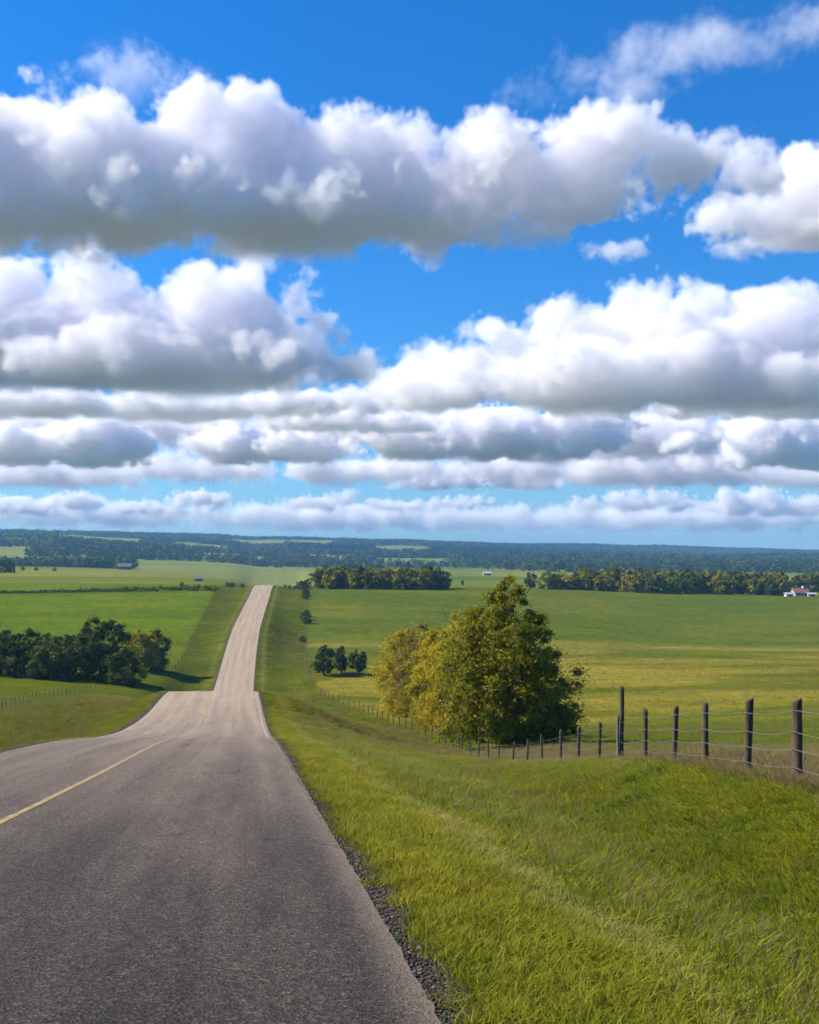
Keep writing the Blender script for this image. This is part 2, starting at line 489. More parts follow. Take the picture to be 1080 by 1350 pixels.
m.l(m.scale(cn.outputs['Color'], (0.9, 0.9, 0.0)), cd.inputs[1])
ck = m.vor(cd.outputs[0], 0.33, 'Distance', 'DISTANCE_TO_EDGE')
cm = m.mapr(m.noise(p, 0.16, 3, 0.6), 0.50, 0.58)
base = m.mix(m.math('MULTIPLY', m.mapr(ck, 0.0, 0.008, 0.8, 0.0), cm), base, (0.018, 0.016, 0.015))
stain = m.noise(cmb2.outputs[0], 5.0, 5, 0.7)
base = m.mix(m.mapr(stain, 0.56, 0.70, 0.0, 0.45), base, m.mix(1.0, base, (0.55, 0.55, 0.58), 'MULTIPLY'))
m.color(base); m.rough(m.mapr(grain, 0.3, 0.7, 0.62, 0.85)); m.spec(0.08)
m.bump(m.math('ADD', m.vor(p, 48.0, 'Distance'), grain), 0.7, 0.012)
asphalt = m.m
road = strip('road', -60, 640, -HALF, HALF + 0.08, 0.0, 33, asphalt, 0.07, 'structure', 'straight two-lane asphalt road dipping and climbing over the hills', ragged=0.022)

def paint(name, c, wear):
    m = MT(name); p = m.pos()
    n = m.noise(p, 5.0, 6, 0.75); g_ = m.noise(p, 55.0, 2, 0.6)
    w = m.mapr(m.math('ADD', m.math('MULTIPLY', n, 0.7), m.math('MULTIPLY', g_, 0.3)), wear, wear + 0.10)
    m.color(m.mix(w, c, (0.15, 0.122, 0.098))); m.rough(0.75); m.spec(0.3)
    return m.m
strip('centre_line', -60, 90, -0.055, 0.055, 0.006, 3, paint('worn yellow paint', (0.36, 0.245, 0.095), 0.485), 0.3, None, parent=road, ragged=0.02)
strip('centre_line', 90, 640, -0.09, 0.09, 0.008, 3, paint('faded yellow paint', (0.45, 0.33, 0.16), 0.50), 0.6, None, parent=road, ragged=0.02)
wp = paint('worn white paint', (0.46, 0.39, 0.29), 0.465)
strip('edge_line', 46, 640, 3.90, 4.0, 0.006, 3, wp, 0.3, None, parent=road, ragged=0.02)
strip('edge_line', 46, 640, -3.98, -3.85, 0.006, 3, wp, 0.3, None, parent=road, ragged=0.02)

m = MT('crumbled shoulder'); p = m.pos()
s1 = m.vor(p, 38.0, 'Color'); sp = m.n('ShaderNodeSeparateColor'); m.l(s1, sp.inputs[0])
n = m.noise(p, 2.0, 5, 0.65)
c = m.ramp(sp.outputs[0], [(0.0, (0.012, 0.011, 0.010)), (0.6, (0.036, 0.028, 0.020)), (1.0, (0.17, 0.135, 0.10))])
c = m.mix(m.mapr(n, 0.38, 0.62, 0.0, 0.7), c, (0.060, 0.047, 0.030))
m.color(c); m.rough(0.95); m.spec(0.2)
m.bump(m.math('ADD', m.vor(p, 38.0, 'Distance'), m.math('MULTIPLY', n, 2.0)), 1.0, 0.03)
shoulder_mat = m.m
strip('shoulder', -60, 450, HALF - 0.2, HALF + 0.34, -0.014, 7, shoulder_mat, 0.07, 'structure', 'dark crumbling gravel shoulder along the right pavement edge', ragged=0.08)
strip('shoulder', -60, 450, -HALF - 0.5, -HALF + 0.25, -0.014, 7, shoulder_mat, 0.07, 'structure', 'dark crumbling gravel shoulder along the left pavement edge', ragged=0.2)

# loose stones on the near shoulder
sv = []; sf = []
oct_ = np.array([(1, 0, 0), (-1, 0, 0), (0, 1, 0), (0, -1, 0), (0, 0, 1), (0, 0, -1)], float)
of = np.array([(0, 2, 4), (2, 1, 4), (1, 3, 4), (3, 0, 4), (2, 0, 5), (1, 2, 5), (3, 1, 5), (0, 3, 5)])
nst = 9000
yy = 3 + 40 * RNG.random(nst) ** 2.0
dd = HALF + np.minimum(np.abs(RNG.normal(0.04, 0.12, nst)), 0.24)
for k in range(nst):
    y = yy[k]; x = float(road_x(y)) + dd[k] * 1.013
    s = RNG.uniform(0.004, 0.016) * (1 + y / 30)
    z = float(road_z(y)) - 0.012 * dd[k] + 0.05 - 0.014 + s * 0.3
    r = oct_ * s * RNG.uniform(0.6, 1.3, (6, 1)) * np.array([1, 1, 0.65])
    a = RNG.uniform(0, 6.28); ca, sa = math.cos(a), math.sin(a)
    r = np.stack([r[:, 0] * ca - r[:, 1] * sa, r[:, 0] * sa + r[:, 1] * ca, r[:, 2]], 1)
    sv.append(r + (x, y, z)); sf.append(of + 6 * k)
me = fast_mesh('gravel', np.concatenate(sv), np.concatenate(sf))
m = MT('loose gravel')
rd = m.n('ShaderNodeNewGeometry').outputs['Random Per Island']
m.color(m.ramp(rd, [(0.0, (0.016, 0.013, 0.011)), (0.7, (0.050, 0.040, 0.031)), (1.0, (0.17, 0.14, 0.105))])); m.rough(0.9)
tag(link('gravel', me, m.m), 'loose gravel scattered along the crumbling road edge', 'gravel', None, 'stuff')
# ------------------------------------------------------------------ foliage materials
def leaf_material(name, lo, hi, trans=0.35, rough=0.6):
    m = MT(name)
    rd = m.n('ShaderNodeNewGeometry').outputs['Random Per Island']
    oi = m.n('ShaderNodeObjectInfo').outputs['Random']
    t = m.attr('tint')
    f = m.math('ADD', m.math('MULTIPLY', rd, 0.45), m.math('MULTIPLY', t, 0.55))
    c = m.ramp(f, [(0.0, lo), (1.0, hi)])
    c = m.mix(m.mapr(oi, 0, 1, 0.0, 0.35), c, m.mix(1.0, c, (0.75, 0.85, 0.8), 'MULTIPLY'))
    m.color(c); m.rough(rough); m.spec(0.12)
    tr = m.n('ShaderNodeBsdfTranslucent'); m.l(m.mix(1.0, c, (1.3, 1.35, 0.5), 'MULTIPLY'), tr.inputs['Color'])
    mx = m.n('ShaderNodeMixShader'); mx.inputs[0].default_value = trans
    m.l(m.b.outputs[0], mx.inputs[1]); m.l(tr.outputs[0], mx.inputs[2]); m.l(mx.outputs[0], m.o.inputs['Surface'])
    return m.m

m = MT('bark'); p = m.n('ShaderNodeTexCoord').outputs['Object']
n = m.noise(m.scale(p, (6, 6, 1.2)), 2.0, 6, 0.7)
m.color(m.ramp(n, [(0.3, (0.035, 0.030, 0.024)), (0.7, (0.17, 0.15, 0.125))])); m.rough(0.95); m.bump(n, 0.8, 0.03)
BARK = m.m

def tubes(paths, sides=6):
    """paths: list of [(pos, radius), ...] -> one tapered limb mesh"""
    V, Fc = [], []
    b = 0
    for path in paths:
        k = len(path)
        for i, (p_, r) in enumerate(path):
            p_ = Vector(p_)
            d = (Vector(path[min(i + 1, k - 1)][0]) - Vector(path[max(i - 1, 0)][0])).normalized()
            u = d.orthogonal().normalized(); w = d.cross(u)
            for s in range(sides):
                a = 2 * math.pi * s / sides
                V.append(p_ + (u * math.cos(a) + w * math.sin(a)) * r)
        for i in range(k - 1):
            for s in range(sides):
                Fc.append((b + i * sides + s, b + i * sides + (s + 1) % sides, b + (i + 1) * sides + (s + 1) % sides, b + (i + 1) * sides + s))
        b += k * sides
    return V, Fc

def leaf_cloud(name, ctrs, crad, per, size, rng, flat=0.75, tint=None):
    """leaves as small folded quads gathered in clumps"""
    P0, N0, T0 = [], [], []
    for k, (c, r) in enumerate(zip(ctrs, crad)):
        n = int(per * rng.uniform(0.7, 1.3))
        d = rng.normal(size=(n, 3)); d /= np.linalg.norm(d, axis=1)[:, None]
        u = np.minimum(np.abs(rng.normal(0, 0.55, n)) + 0.12, 1.5)
        P0.append(np.asarray(c) + d * (u * r)[:, None] * np.array([1, 1, flat]))
        nn = d * 0.9 + rng.normal(scale=0.75, size=(n, 3)) + np.array([0, 0, 0.55])
        N0.append(nn / np.linalg.norm(nn, axis=1)[:, None])
        tk = (tint[k] if tint is not None else rng.random())
        T0.append(np.full(n, tk))
    P0 = np.concatenate(P0); N0 = np.concatenate(N0); T0 = np.concatenate(T0)
    n = len(P0)
    ref = rng.normal(size=(n, 3))
    U = np.cross(N0, ref); U /= np.linalg.norm(U, axis=1)[:, None] + 1e-9
    W = np.cross(N0, U)
    s = size * rng.uniform(0.6, 1.35, n)[:, None]
    L = 0.62 * s * U; Wd = 0.42 * s * W; fold = 0.12 * s * N0
    v = np.stack([P0 - L, P0 - Wd + fold, P0 + L, P0 + Wd + fold], 1).reshape(-1, 3)
    f = np.arange(4 * n).reshape(n, 4)
    me = fast_mesh(name, v, f)
    set_attr(me, 'tint', np.repeat(np.clip(T0, 0, 1), 4))
    return me

def tree_meshes(h, profile, nclump, per, leaf, seed, stems=1, clump=0.17, trunk_r=None, lean=(0, 0), squash=1.0, fill=0.62, low=0.1, stem_spread=0.25):
    """profile: [(t, radius as a fraction of h)] from crown foot to top; returns trunk mesh, crown mesh"""
    rng = np.random.default_rng(seed)
    pt = np.array([q_[0] for q_ in profile]); pr = np.array([q_[1] for q_ in profile]) * h
    trunk_r = trunk_r or h * 0.016
    ph = rng.uniform(0, 6.28, 6)
    C, R, T = [], [], []
    w = np.interp(np.linspace(0, 1, 200), pt, pr); cdf = np.cumsum(w ** 1.1 + 0.02 * w.max()); cdf /= cdf[-1]
    for k in range(nclump):
        t = float(np.interp(rng.random(), cdf, np.linspace(0, 1, 200)))
        a = rng.uniform(0, 2 * math.pi)
        rad = np.interp(t, pt, pr) * (1 + 0.20 * math.sin(2 * a + ph[0] + 3 * t) + 0.14 * math.sin(3 * a + ph[1] - 5 * t) + 0.10 * math.sin(5 * a + ph[2] + 9 * t))
        f = rng.random() ** (1 - fill)
        c = np.array([math.cos(a) * rad * f + lean[0] * t * h, math.sin(a) * rad * f * squash + lean[1] * t * h, (low + (1 - low) * t) * h * 0.97 + rng.normal(0, 0.015 * h)])
        C.append(c); R.append(clump * h * rng.uniform(0.35, 0.85) * (0.45 + 0.55 * np.interp(t, pt, pr) / pr.max()))
        T.append(rng.random())
    crown = leaf_cloud('crown', C, R, per, leaf, rng, tint=T)
    paths = []
    tops = []
    for s in range(stems):
        a = rng.uniform(0, 6.28) if stems > 1 else 0
        bx, by = (math.cos(a) * trunk_r * 2.2, math.sin(a) * trunk_r * 2.2) if stems > 1 else (0, 0)
        tx, ty = (math.cos(a) * stem_spread * pr.max(), math.sin(a) * stem_spread * pr.max()) if s > 0 else (0, 0)
        H = h * (rng.uniform(0.72, 0.86) if s == 0 else rng.uniform(0.45, 0.66))
        path = []
        for i in range(7):
            q_ = i / 6
            path.append(((bx + tx * q_ + lean[0] * q_ * h + rng.normal(0, 0.006 * h) * (i > 0), by + ty * q_ + lean[1] * q_ * h + rng.normal(0, 0.006 * h) * (i > 0), -0.25 + H * q_ + 0.25 * q_), trunk_r * (1.15 - 0.95 * q_) * (1.25 if i == 0 else 1)))
        paths.append(path); tops.append(path)
    order = np.argsort([c[2] for c in C])
    for k in order[:: max(1, nclump // 26)]:
        c = C[k]; path = tops[int(rng.integers(len(tops)))]
        zz = c[2] * rng.uniform(0.45, 0.7)
        i = int(np.clip(np.searchsorted([q_[0][2] for q_ in path], zz), 1, 6))
        a_, b_ = Vector(path[i - 1][0]), Vector(path[i][0])
        r0 = path[i][1] * 0.55
        mid = a_.lerp(Vector(c), 0.5) + Vector((0, 0, 0.05 * h))
        paths.append([(a_, r0), (mid, r0 * 0.6), (Vector(c), r0 * 0.2)])
    tv, tf = tubes(paths)
    trunk = fast_mesh('trunk', tv, tf, smooth=True)
    return trunk, crown

def plant_tree(name, meshes, leafmat, x, y, label, cat='tree', group=None, s=1.0, rz=0.0, sink=0.0):
    trunk, crown = meshes
    e = empty(name, (x, y, TZ(x, y) - sink), rz)
    e.scale = (s, s, s)
    tag(e, label, cat, group)
    if not trunk.materials: trunk.materials.append(BARK)
    if not crown.materials: crown.materials.append(leafmat)
    link('trunk', trunk, None, e)
    link('crown', crown, None, e)
    return e

def at(px, y):
    return (px - 540.0) / F * y

ROUND = [(0, 0.16), (0.2, 0.34), (0.45, 0.42), (0.7, 0.36), (0.88, 0.22), (1, 0.05)]
COLUMN = [(0, 0.14), (0.2, 0.22), (0.5, 0.25), (0.75, 0.2), (0.92, 0.11), (1, 0.03)]
CONE = [(0, 0.24), (0.12, 0.32), (0.3, 0.345), (0.5, 0.31), (0.7, 0.24), (0.86, 0.16), (0.95, 0.09), (1, 0.05)]
BUSH = [(0, 0.42), (0.3, 0.55), (0.6, 0.5), (0.85, 0.3), (1, 0.06)]

LEAF_MAIN = leaf_material('aspen leaves turning', (0.040, 0.058, 0.005), (0.350, 0.300, 0.012), 0.33)
LEAF_YEL = leaf_material('golden leaves', (0.17, 0.145, 0.006), (0.58, 0.43, 0.018), 0.35)
LEAF_OLIVE = leaf_material('olive leaves', (0.140, 0.135, 0.010), (0.44, 0.35, 0.024), 0.42)
LEAF_DARK = leaf_material('dark willow leaves', (0.024, 0.046, 0.007), (0.125, 0.150, 0.016), 0.25)
LEAF_MID = leaf_material('green leaves', (0.060, 0.090, 0.007), (0.215, 0.225, 0.014), 0.36)
LEAF_FAR = leaf_material('far wood leaves', (0.008, 0.022, 0.016), (0.036, 0.068, 0.044), 0.2)  # bluish leaf colour, with some of the distance haze painted in
LEAF_RUST = leaf_material('rusty leaves', (0.12, 0.10, 0.014), (0.37, 0.275, 0.040), 0.33)

# ---- the big tree behind the fence and the yellowing row beside it
tm = tree_meshes(14.3, CONE, 400, 230, 0.17, 11, stems=4, clump=0.125, trunk_r=0.16, fill=0.66, low=0.03, stem_spread=0.30)
plant_tree('broadleaf_tree', tm, LEAF_MAIN, at(668, 82), 82, 'large olive green broadleaf tree with pointed top standing behind the wire fence')
row = [(618, 95, 12.6, LEAF_OLIVE, 21), (602, 104, 13.2, LEAF_YEL, 22), (585, 114, 13.0, LEAF_YEL, 23), (568, 124, 13.4, LEAF_OLIVE, 24), (553, 132, 13.6, LEAF_RUST, 25), (536, 142, 13.4, LEAF_YEL, 26), (522, 152, 12.6, LEAF_YEL, 27)]
rl = {id(LEAF_OLIVE): 'olive leaved sapling in the autumn row beside the large broadleaf tree', id(LEAF_YEL): 'golden yellow sapling in the autumn row beside the large broadleaf tree', id(LEAF_RUST): 'rusty brown leaved sapling in the autumn row beside the large broadleaf tree'}
for px, y, h, lm, sd in row:
    tm = tree_meshes(h, [(0, 0.17), (0.2, 0.23), (0.55, 0.24), (0.8, 0.16), (1, 0.03)], 95, 180, 0.215, sd, stems=2, clump=0.15, fill=0.66, low=0.02)
    plant_tree('sapling', tm, lm, at(px, y), y, rl[id(lm)], 'tree', 'row of yellowing saplings along the fence')
for px, y, h, sd in ((736, 86, 2.4, 31), (712, 83, 2.0, 32), (640, 90, 3.0, 33)):
    tm = tree_meshes(h, BUSH, 40, 120, 0.16, sd, stems=3, clump=0.3, low=0.0)
    plant_tree('shrub', tm, LEAF_DARK, at(px, y), y, 'low dark shrub huddled at the foot of the large broadleaf tree', 'shrub', 'shrubs under the large broadleaf tree')

# ---- dark clump left of the road
BL = [(-28, 196, 9.6, 41, 'dark green bush'), (-2, 204, 10.2, 42, 'dark green bush'), (22, 194, 8.6, 43, 'dark green bush'), (46, 202, 9.6, 44, 'dark green bush'), (70, 192, 8.6, 45, 'dark green bush'), (92, 200, 9.4, 46, 'dark green bush')]
for px, y, h, sd, w_ in BL:
    tm = tree_meshes(h, BUSH, 80, 110, 0.42, sd, stems=3, clump=0.19, low=0.0)
    plant_tree('bush', tm, LEAF_DARK, at(px, y), y, w_ + ' in the dense thicket left of the road', 'bush', 'thicket of dark bushes left of the road')
tm = tree_meshes(13.0, ROUND, 130, 150, 0.42, 47, stems=3, clump=0.16, low=0.0)
plant_tree('round_tree', tm, LEAF_DARK, at(131, 198), 198, 'tall round dark green tree rising above the thicket left of the road')
tm = tree_meshes(7.4, BUSH, 70, 110, 0.40, 48, stems=3, clump=0.22, low=0.0)
plant_tree('bush', tm, LEAF_DARK, at(162, 192), 192, 'low dark bush at the foot of the tall round dark tree', 'bush')
tm = tree_meshes(9.6, ROUND, 70, 120, 0.42, 49, stems=2, clump=0.2, low=0.0)
plant_tree('small_tree', tm, LEAF_OLIVE, at(186, 224), 224, 'small yellow green tree at the road end of the dark thicket')
tm = tree_meshes(9.8, COLUMN, 70, 110, 0.42, 50, stems=2, clump=0.2, low=0.0)
plant_tree('small_tree', tm, LEAF_MID, at(207, 228), 228, 'upright mid green tree closest to the road beside the dark thicket')

# ---- three round trees in the valley pasture
for px, y, h, prof, sd, lab in ((428, 228, 7.0, ROUND, 61, 'largest of the three dark trees standing together in the valley pasture'), (450, 232, 6.2, COLUMN, 62, 'slim middle tree of the three dark trees in the valley pasture'), (472, 230, 6.0, ROUND, 63, 'low round tree nearest the yellowing row, of three dark pasture trees')):
    tm = tree_meshes(h, prof, 50, 90, 0.42, sd, clump=0.2, low=0.12, trunk_r=0.2)
    plant_tree('pasture_tree', tm, LEAF_DARK, at(px, y), y, lab, 'tree', 'three trees in the valley pasture')

# ---- tree belts on the far crest; meshes shared
belt = []
for k in range(7):
    prof = (ROUND, COLUMN, ROUND, COLUMN, BUSH, ROUND, COLUMN)[k]
    belt.append(tree_meshes(10.0, prof, 44, 46, 0.85, 70 + k, clump=0.2, low=0.02))
def belt_copy(k, lm):
    key = (k, lm.name)
    if key not in belt_cache:
        t, c = belt[k]; c2 = c.copy(); c2.materials.clear(); c2.materials.append(lm); belt_cache[key] = (t, c2)
    return belt_cache[key]
belt_cache = {}
bl_lab = {LEAF_OLIVE.name: 'olive', LEAF_RUST.name: 'rusty', LEAF_MID.name: 'mid green', LEAF_DARK.name: 'dark green', LEAF_YEL.name: 'yellowish'}
rr = random.Random(5)
shape_word = ('round ', 'slim ', 'round ', 'slim ', 'bushy ', 'round ', 'slim ')
def belt_row(px0, px1, y, step, h0, h1, mats, where, group, dy=8):
    px = px0
    while px < px1:
        lm = rr.choice(mats); k = rr.randrange(7)
        yy = y + rr.uniform(-dy, dy); sz = rr.uniform(h0, h1)
        size_word = lambda q_: 'tall ' if q_ > h0 + 0.62 * (h1 - h0) else ('' if q_ > h0 + 0.3 * (h1 - h0) else 'low ')
        plant_tree('belt_tree', belt_copy(k, lm), lm, at(px, yy), yy, size_word(sz) + shape_word[k] + bl_lab[lm.name] + ' tree ' + where, 'tree', group, sz / 10, rr.uniform(0, 6.28))
        px += step * rr.uniform(0.75, 1.25)
MIXA = [LEAF_OLIVE, LEAF_OLIVE, LEAF_RUST, LEAF_MID, LEAF_MID, LEAF_DARK]
MIXB = [LEAF_MID, LEAF_DARK, LEAF_OLIVE, LEAF_MID, LEAF_OLIVE]
belt_row(421, 572, 462, 7.5, 8.6, 10.8, MIXA, 'in the straight belt right of the road crest', 'tree belt right of the road crest')
belt_row(572, 592, 462, 7.5, 8.4, 9.6, [LEAF_DARK], 'in the straight belt right of the road crest', 'tree belt right of the road crest')
belt_row(425, 585, 476, 9, 9.6, 11.4, MIXA, 'in the straight belt right of the road crest', 'tree belt right of the road crest')
belt_row(722, 900, 505, 7.5, 8.2, 10.5, MIXB, 'in the long belt beyond the right pasture', 'tree belt behind the right pasture')
belt_row(900, 1032, 520, 7.5, 9.5, 12.0, MIXB, 'in the long belt beyond the right pasture', 'tree belt behind the right pasture')
belt_row(770, 1030, 545, 10, 11.0, 13.5, MIXB, 'in the long belt beyond the right pasture', 'tree belt behind the right pasture')
belt_row(1036, 1110, 600, 12, 10.0, 14.0, [LEAF_MID, LEAF_OLIVE], 'behind the red-roofed farmhouse', 'trees behind the farmhouse')
plant_tree('lone_tree', belt_copy(0, LEAF_DARK), LEAF_DARK, at(699, 520), 520, 'lone round dark tree in the gap between the two tree belts', 'tree', None, 0.85)
belt_row(610, 624, 640, 14, 3.0, 3.5, [LEAF_DARK], 'tiny, beyond the gap between the two belts', 'small trees in the gap')
for px, y, s in ((401, 425, .28), (404, 408, .34), (402, 396, .3), (405, 352, .26), (402, 345, .34), (405, 338, .3), (396, 452, .42), (404, 455, .5), (399, 300, .22)):
    plant_tree('hedge_shrub', belt_copy(4, LEAF_DARK), LEAF_DARK, at(px, y), y, 'dark shrub grown into the far fence line beside the climbing road', 'shrub', 'shrubs along the far fence line', s, px)
for px, y, s in ((-8, 705, 1.0), (4, 700, 1.05), (14, 703, .7), (30, 760, .35), (48, 760, .3), (72, 760, .3)):
    plant_tree('hill_bush', belt_copy(4, LEAF_DARK), LEAF_DARK, at(px, y), y, 'dark bush on the low knoll beyond the left crop field', 'bush', 'bushes on the left knoll', s, px)
hc, hr = [], []  # dark leaf clumps strung along the top edge of the left field
for k in range(230):
    t_ = k / 229
    px = -30 + 316 * t_; y = 413 + rr.uniform(-1.5, 1.5); x = at(px, y)
    hh = 0.8 + 1.6 * t_ + 0.5 * mnoise.noise((px * 0.05, 0, 3))
    hc.append((x, y, TZ(x, y) + hh * rr.uniform(0.2, 0.8))); hr.append(hh * 0.75)
o = link('hedge', leaf_cloud('hedge', hc, hr, 22, 0.55, np.random.default_rng(9)), LEAF_DARK)
tag(o, 'low dark leafage running along the top edge of the left crop field', 'hedge')
for px in (300, 306, 320, 382, 388, 376, 240, 262):
    y = 452 + rr.uniform(-4, 10)
    plant_tree('crest_bush', belt_copy(4, LEAF_DARK), LEAF_DARK, at(px, y), y, 'small dark bush beside the road where it tops the crest', 'bush', 'bushes at the road crest', rr.uniform(.14, .3), px)

# ------------------------------------------------------------------ instanced stuff: far woods and grass
def scatter(name, pts, rot, scl, idx, sources, label, cat):
    """one object of uncountable stuff: sources instanced on the points"""
    me = bpy.data.meshes.new(name)
    pts = np.asarray(pts, np.float32)
    me.vertices.add(len(pts)); me.vertices.foreach_set('co', pts.ravel())
    set_attr(me, 'rot', rot, 'FLOAT_VECTOR'); set_attr(me, 'scl', scl, 'FLOAT_VECTOR')
    a = me.attributes.new('idx', 'INT', 'POINT'); a.data.foreach_set('value', np.asarray(idx, np.int32))
    col_ = bpy.data.collections.new(name + ' sources')
    for k, (smesh, smat) in enumerate(sources):
        so = bpy.data.objects.new('%s_%02d' % (name, k), smesh)
        if not smesh.materials: smesh.materials.append(smat)
        col_.objects.link(so)
    g = GN(name)
    g.g.interface.new_socket('Geometry', in_out='INPUT', socket_type='NodeSocketGeometry')
    gi = g.n('NodeGroupInput')
    ci = g.n('GeometryNodeCollectionInfo'); ci.inputs['Collection'].default_value = col_
    ci.inputs['Separate Children'].default_value = True; ci.inputs['Reset Children'].default_value = True
    ip = g.n('GeometryNodeInstanceOnPoints')
    ip.inputs['Pick Instance'].default_value = True
    def na(nm, t):
        x = g.n('GeometryNodeInputNamedAttribute'); x.data_type = t; x.inputs[0].default_value = nm
        return x.outputs[0]
    g.l(gi.outputs[0], ip.inputs['Points']); g.l(ci.outputs[0], ip.inputs['Instance'])
    g.l(na('idx', 'INT'), ip.inputs['Instance Index'])
    g.l(na('rot', 'FLOAT_VECTOR'), ip.inputs['Rotation']); g.l(na('scl', 'FLOAT_VECTOR'), ip.inputs['Scale'])
    g.l(ip.outputs[0], g.out.inputs[0])
    o = bpy.data.objects.new(name, me); COL.objects.link(o)
    md = o.modifiers.new('scatter', 'NODES'); md.node_group = g.g
    tag(o, label, cat, None, 'stuff')
    return o

def terrain_many(X, Y):
    """heights for scattered points: bin by Y, one terrain row each"""
    X = np.asarray(X); Y = np.asarray(Y)
    key = np.round(np.where(Y < 80, Y / 0.12, 700 + (Y - 80) / 1.0)).astype(int)
    Z = np.empty_like(X)
    o = np.argsort(key, kind='stable'); ks = key[o]
    cut = np.flatnonzero(np.diff(ks)) + 1
    for seg in np.split(o, cut):
        Z[seg] = terrain(float(Y[seg].mean()), X[seg])
    return Z

# far woods
wood_src = []
for k in range(6):
    rng = np.random.default_rng(200 + k)
    n = 13
    prof = (ROUND, COLUMN, ROUND, BUSH, COLUMN, ROUND)[k]
    pt = [a for a, b in prof]; pr = [b for a, b in prof]
    C, R = [], []
    for i in range(n):
        t = rng.random() ** 0.8; a = rng.uniform(0, 6.28); rad = np.interp(t, pt, pr) * 10 * rng.random() ** 0.4
        C.append(np.array([math.cos(a) * rad, math.sin(a) * rad, 0.6 + 9 * t])); R.append(rng.uniform(0.9, 1.9))
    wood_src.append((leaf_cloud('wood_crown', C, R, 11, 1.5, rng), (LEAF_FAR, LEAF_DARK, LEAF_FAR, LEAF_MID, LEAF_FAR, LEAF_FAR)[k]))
rng = np.random.default_rng(300)
N = 150000
Yw = np.sqrt(rng.random(N)) * (5200 - 1000) + 1000
Yw = 1000 + (5200 - 1000) * rng.random(N) ** 0.8
pxw = rng.uniform(-260, 1340, N)
Xw = (pxw - 540) / F * Yw
dens = fbm(Xw / 330.0, Yw / 210.0, 4, 401) + 0.26
dens += sstep(1500, 2100, Yw) * 0.16
# open land kept clear of woods: (px0, px1, Y0, Y1)
dens = np.where(clearing(pxw, Xw, Yw) > 0.5, -1, dens)
keep = (dens > 0.08) & (rng.random(N) < np.clip(0.28 + Yw / 5200, 0, 1))
# ragged line of trees along the foot of the hills
Xw, Yw = Xw[keep], Yw[keep]
Zw = terrain_many(Xw, Yw)
nW = len(Xw)
s = rng.uniform(0.75, 1.35, nW)
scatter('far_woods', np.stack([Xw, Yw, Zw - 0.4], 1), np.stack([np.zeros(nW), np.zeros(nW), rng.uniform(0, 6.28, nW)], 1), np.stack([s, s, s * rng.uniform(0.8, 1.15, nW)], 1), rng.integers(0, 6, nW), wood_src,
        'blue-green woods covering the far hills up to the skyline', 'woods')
print('woods', nW)
# ------------------------------------------------------------------ grass tufts
def tuft(seed, n, h, lean, width, spread, seedhead=0.0, curl=0.35):
    rng = np.random.default_rng(seed)
    V, Fc, T = [], [], []
    b = 0
    for k in range(n):
        a = rng.uniform(0, 6.28); r = spread * rng.random() ** 0.7
        base = np.array([math.cos(a) * r, math.sin(a) * r, -0.02])
        hh = h * rng.uniform(0.45, 1.1)
        d = a + rng.normal(0, 0.9); ln = lean * rng.uniform(0.3, 1.4)
        out = np.array([math.cos(d), math.sin(d), 0.0]); side = np.array([-math.sin(d), math.cos(d), 0.0])
        tw = rng.normal(0, 0.7); side = side * math.cos(tw) + out * math.sin(tw)
        w = width * rng.uniform(0.6, 1.3)
        prev = None
        t_ = rng.random()
        ts = (0, 0.35, 0.7, 1.0)
        ws = (0.8, 1.0, 0.7, 0.06)
        head = rng.random() < seedhead
        if head: ws = (0.35, 0.35, 0.9, 0.25); hh *= 1.25
        for t, q_ in zip(ts, ws):
            c = base + np.array([0, 0, hh * (t - curl * ln * t * t)]) + out * hh * ln * t * t
            V += [c - side * w * q_ * 0.5, c + side * w * q_ * 0.5]; T += [t_ if not head else 1.6] * 2
        for i in range(3):
            Fc.append((b + 2 * i, b + 2 * i + 1, b + 2 * i + 3, b + 2 * i + 2))
        b += 8
    me = fast_mesh('tuft', np.array(V), np.array(Fc))
    set_attr(me, 'tint', np.clip(np.array(T), 0, 1))
    set_attr(me, 'head', (np.array(T) > 1.2).astype(float))
    return me

def grass_material(name, lo, hi, dry, trans=0.3):
    m = MT(name)
    t = m.attr('tint'); hd = m.attr('head')
    oi = m.n('ShaderNodeObjectInfo').outputs['Random']
    f = m.math('ADD', m.math('MULTIPLY', t, 0.5), m.math('MULTIPLY', oi, 0.5))
    c = m.ramp(f, [(0.0, lo), (0.75, hi), (1.0, dry)])
    p = m.pos()
    big = m.noise(p, 0.42, 4, 0.6); big2 = m.noise(p, 0.9, 3, 0.6)
    c = m.mix(m.mapr(big, 0.48, 0.70, 0.0, 0.8), c, m.mix(1.0, c, (1.6, 1.22, 1.3), 'MULTIPLY'))
    c = m.mix(m.mapr(big2, 0.5, 0.7, 0.0, 0.6), c, m.mix(1.0, c, (0.5, 0.66, 0.5), 'MULTIPLY'))
    c = m.mix(hd, c, (0.20, 0.155, 0.07))
    m.color(c); m.rough(0.65); m.spec(0.08)
    tr = m.n('ShaderNodeBsdfTranslucent'); m.l(m.mix(1.0, c, (1.25, 1.3, 0.6), 'MULTIPLY'), tr.inputs['Color'])
    mx = m.n('ShaderNodeMixShader'); mx.inputs[0].default_value = trans
    m.l(m.b.outputs[0], mx.inputs[1]); m.l(tr.outputs[0], mx.inputs[2]); m.l(mx.outputs[0], m.o.inputs['Surface'])
    return m.m
G_LUSH = grass_material('lush grass', (0.060, 0.088, 0.004), (0.225, 0.255, 0.008), (0.36, 0.33, 0.04))
G_SHORT = grass_material('mown grass', (0.085, 0.100, 0.005), (0.255, 0.250, 0.014), (0.42, 0.37, 0.09))
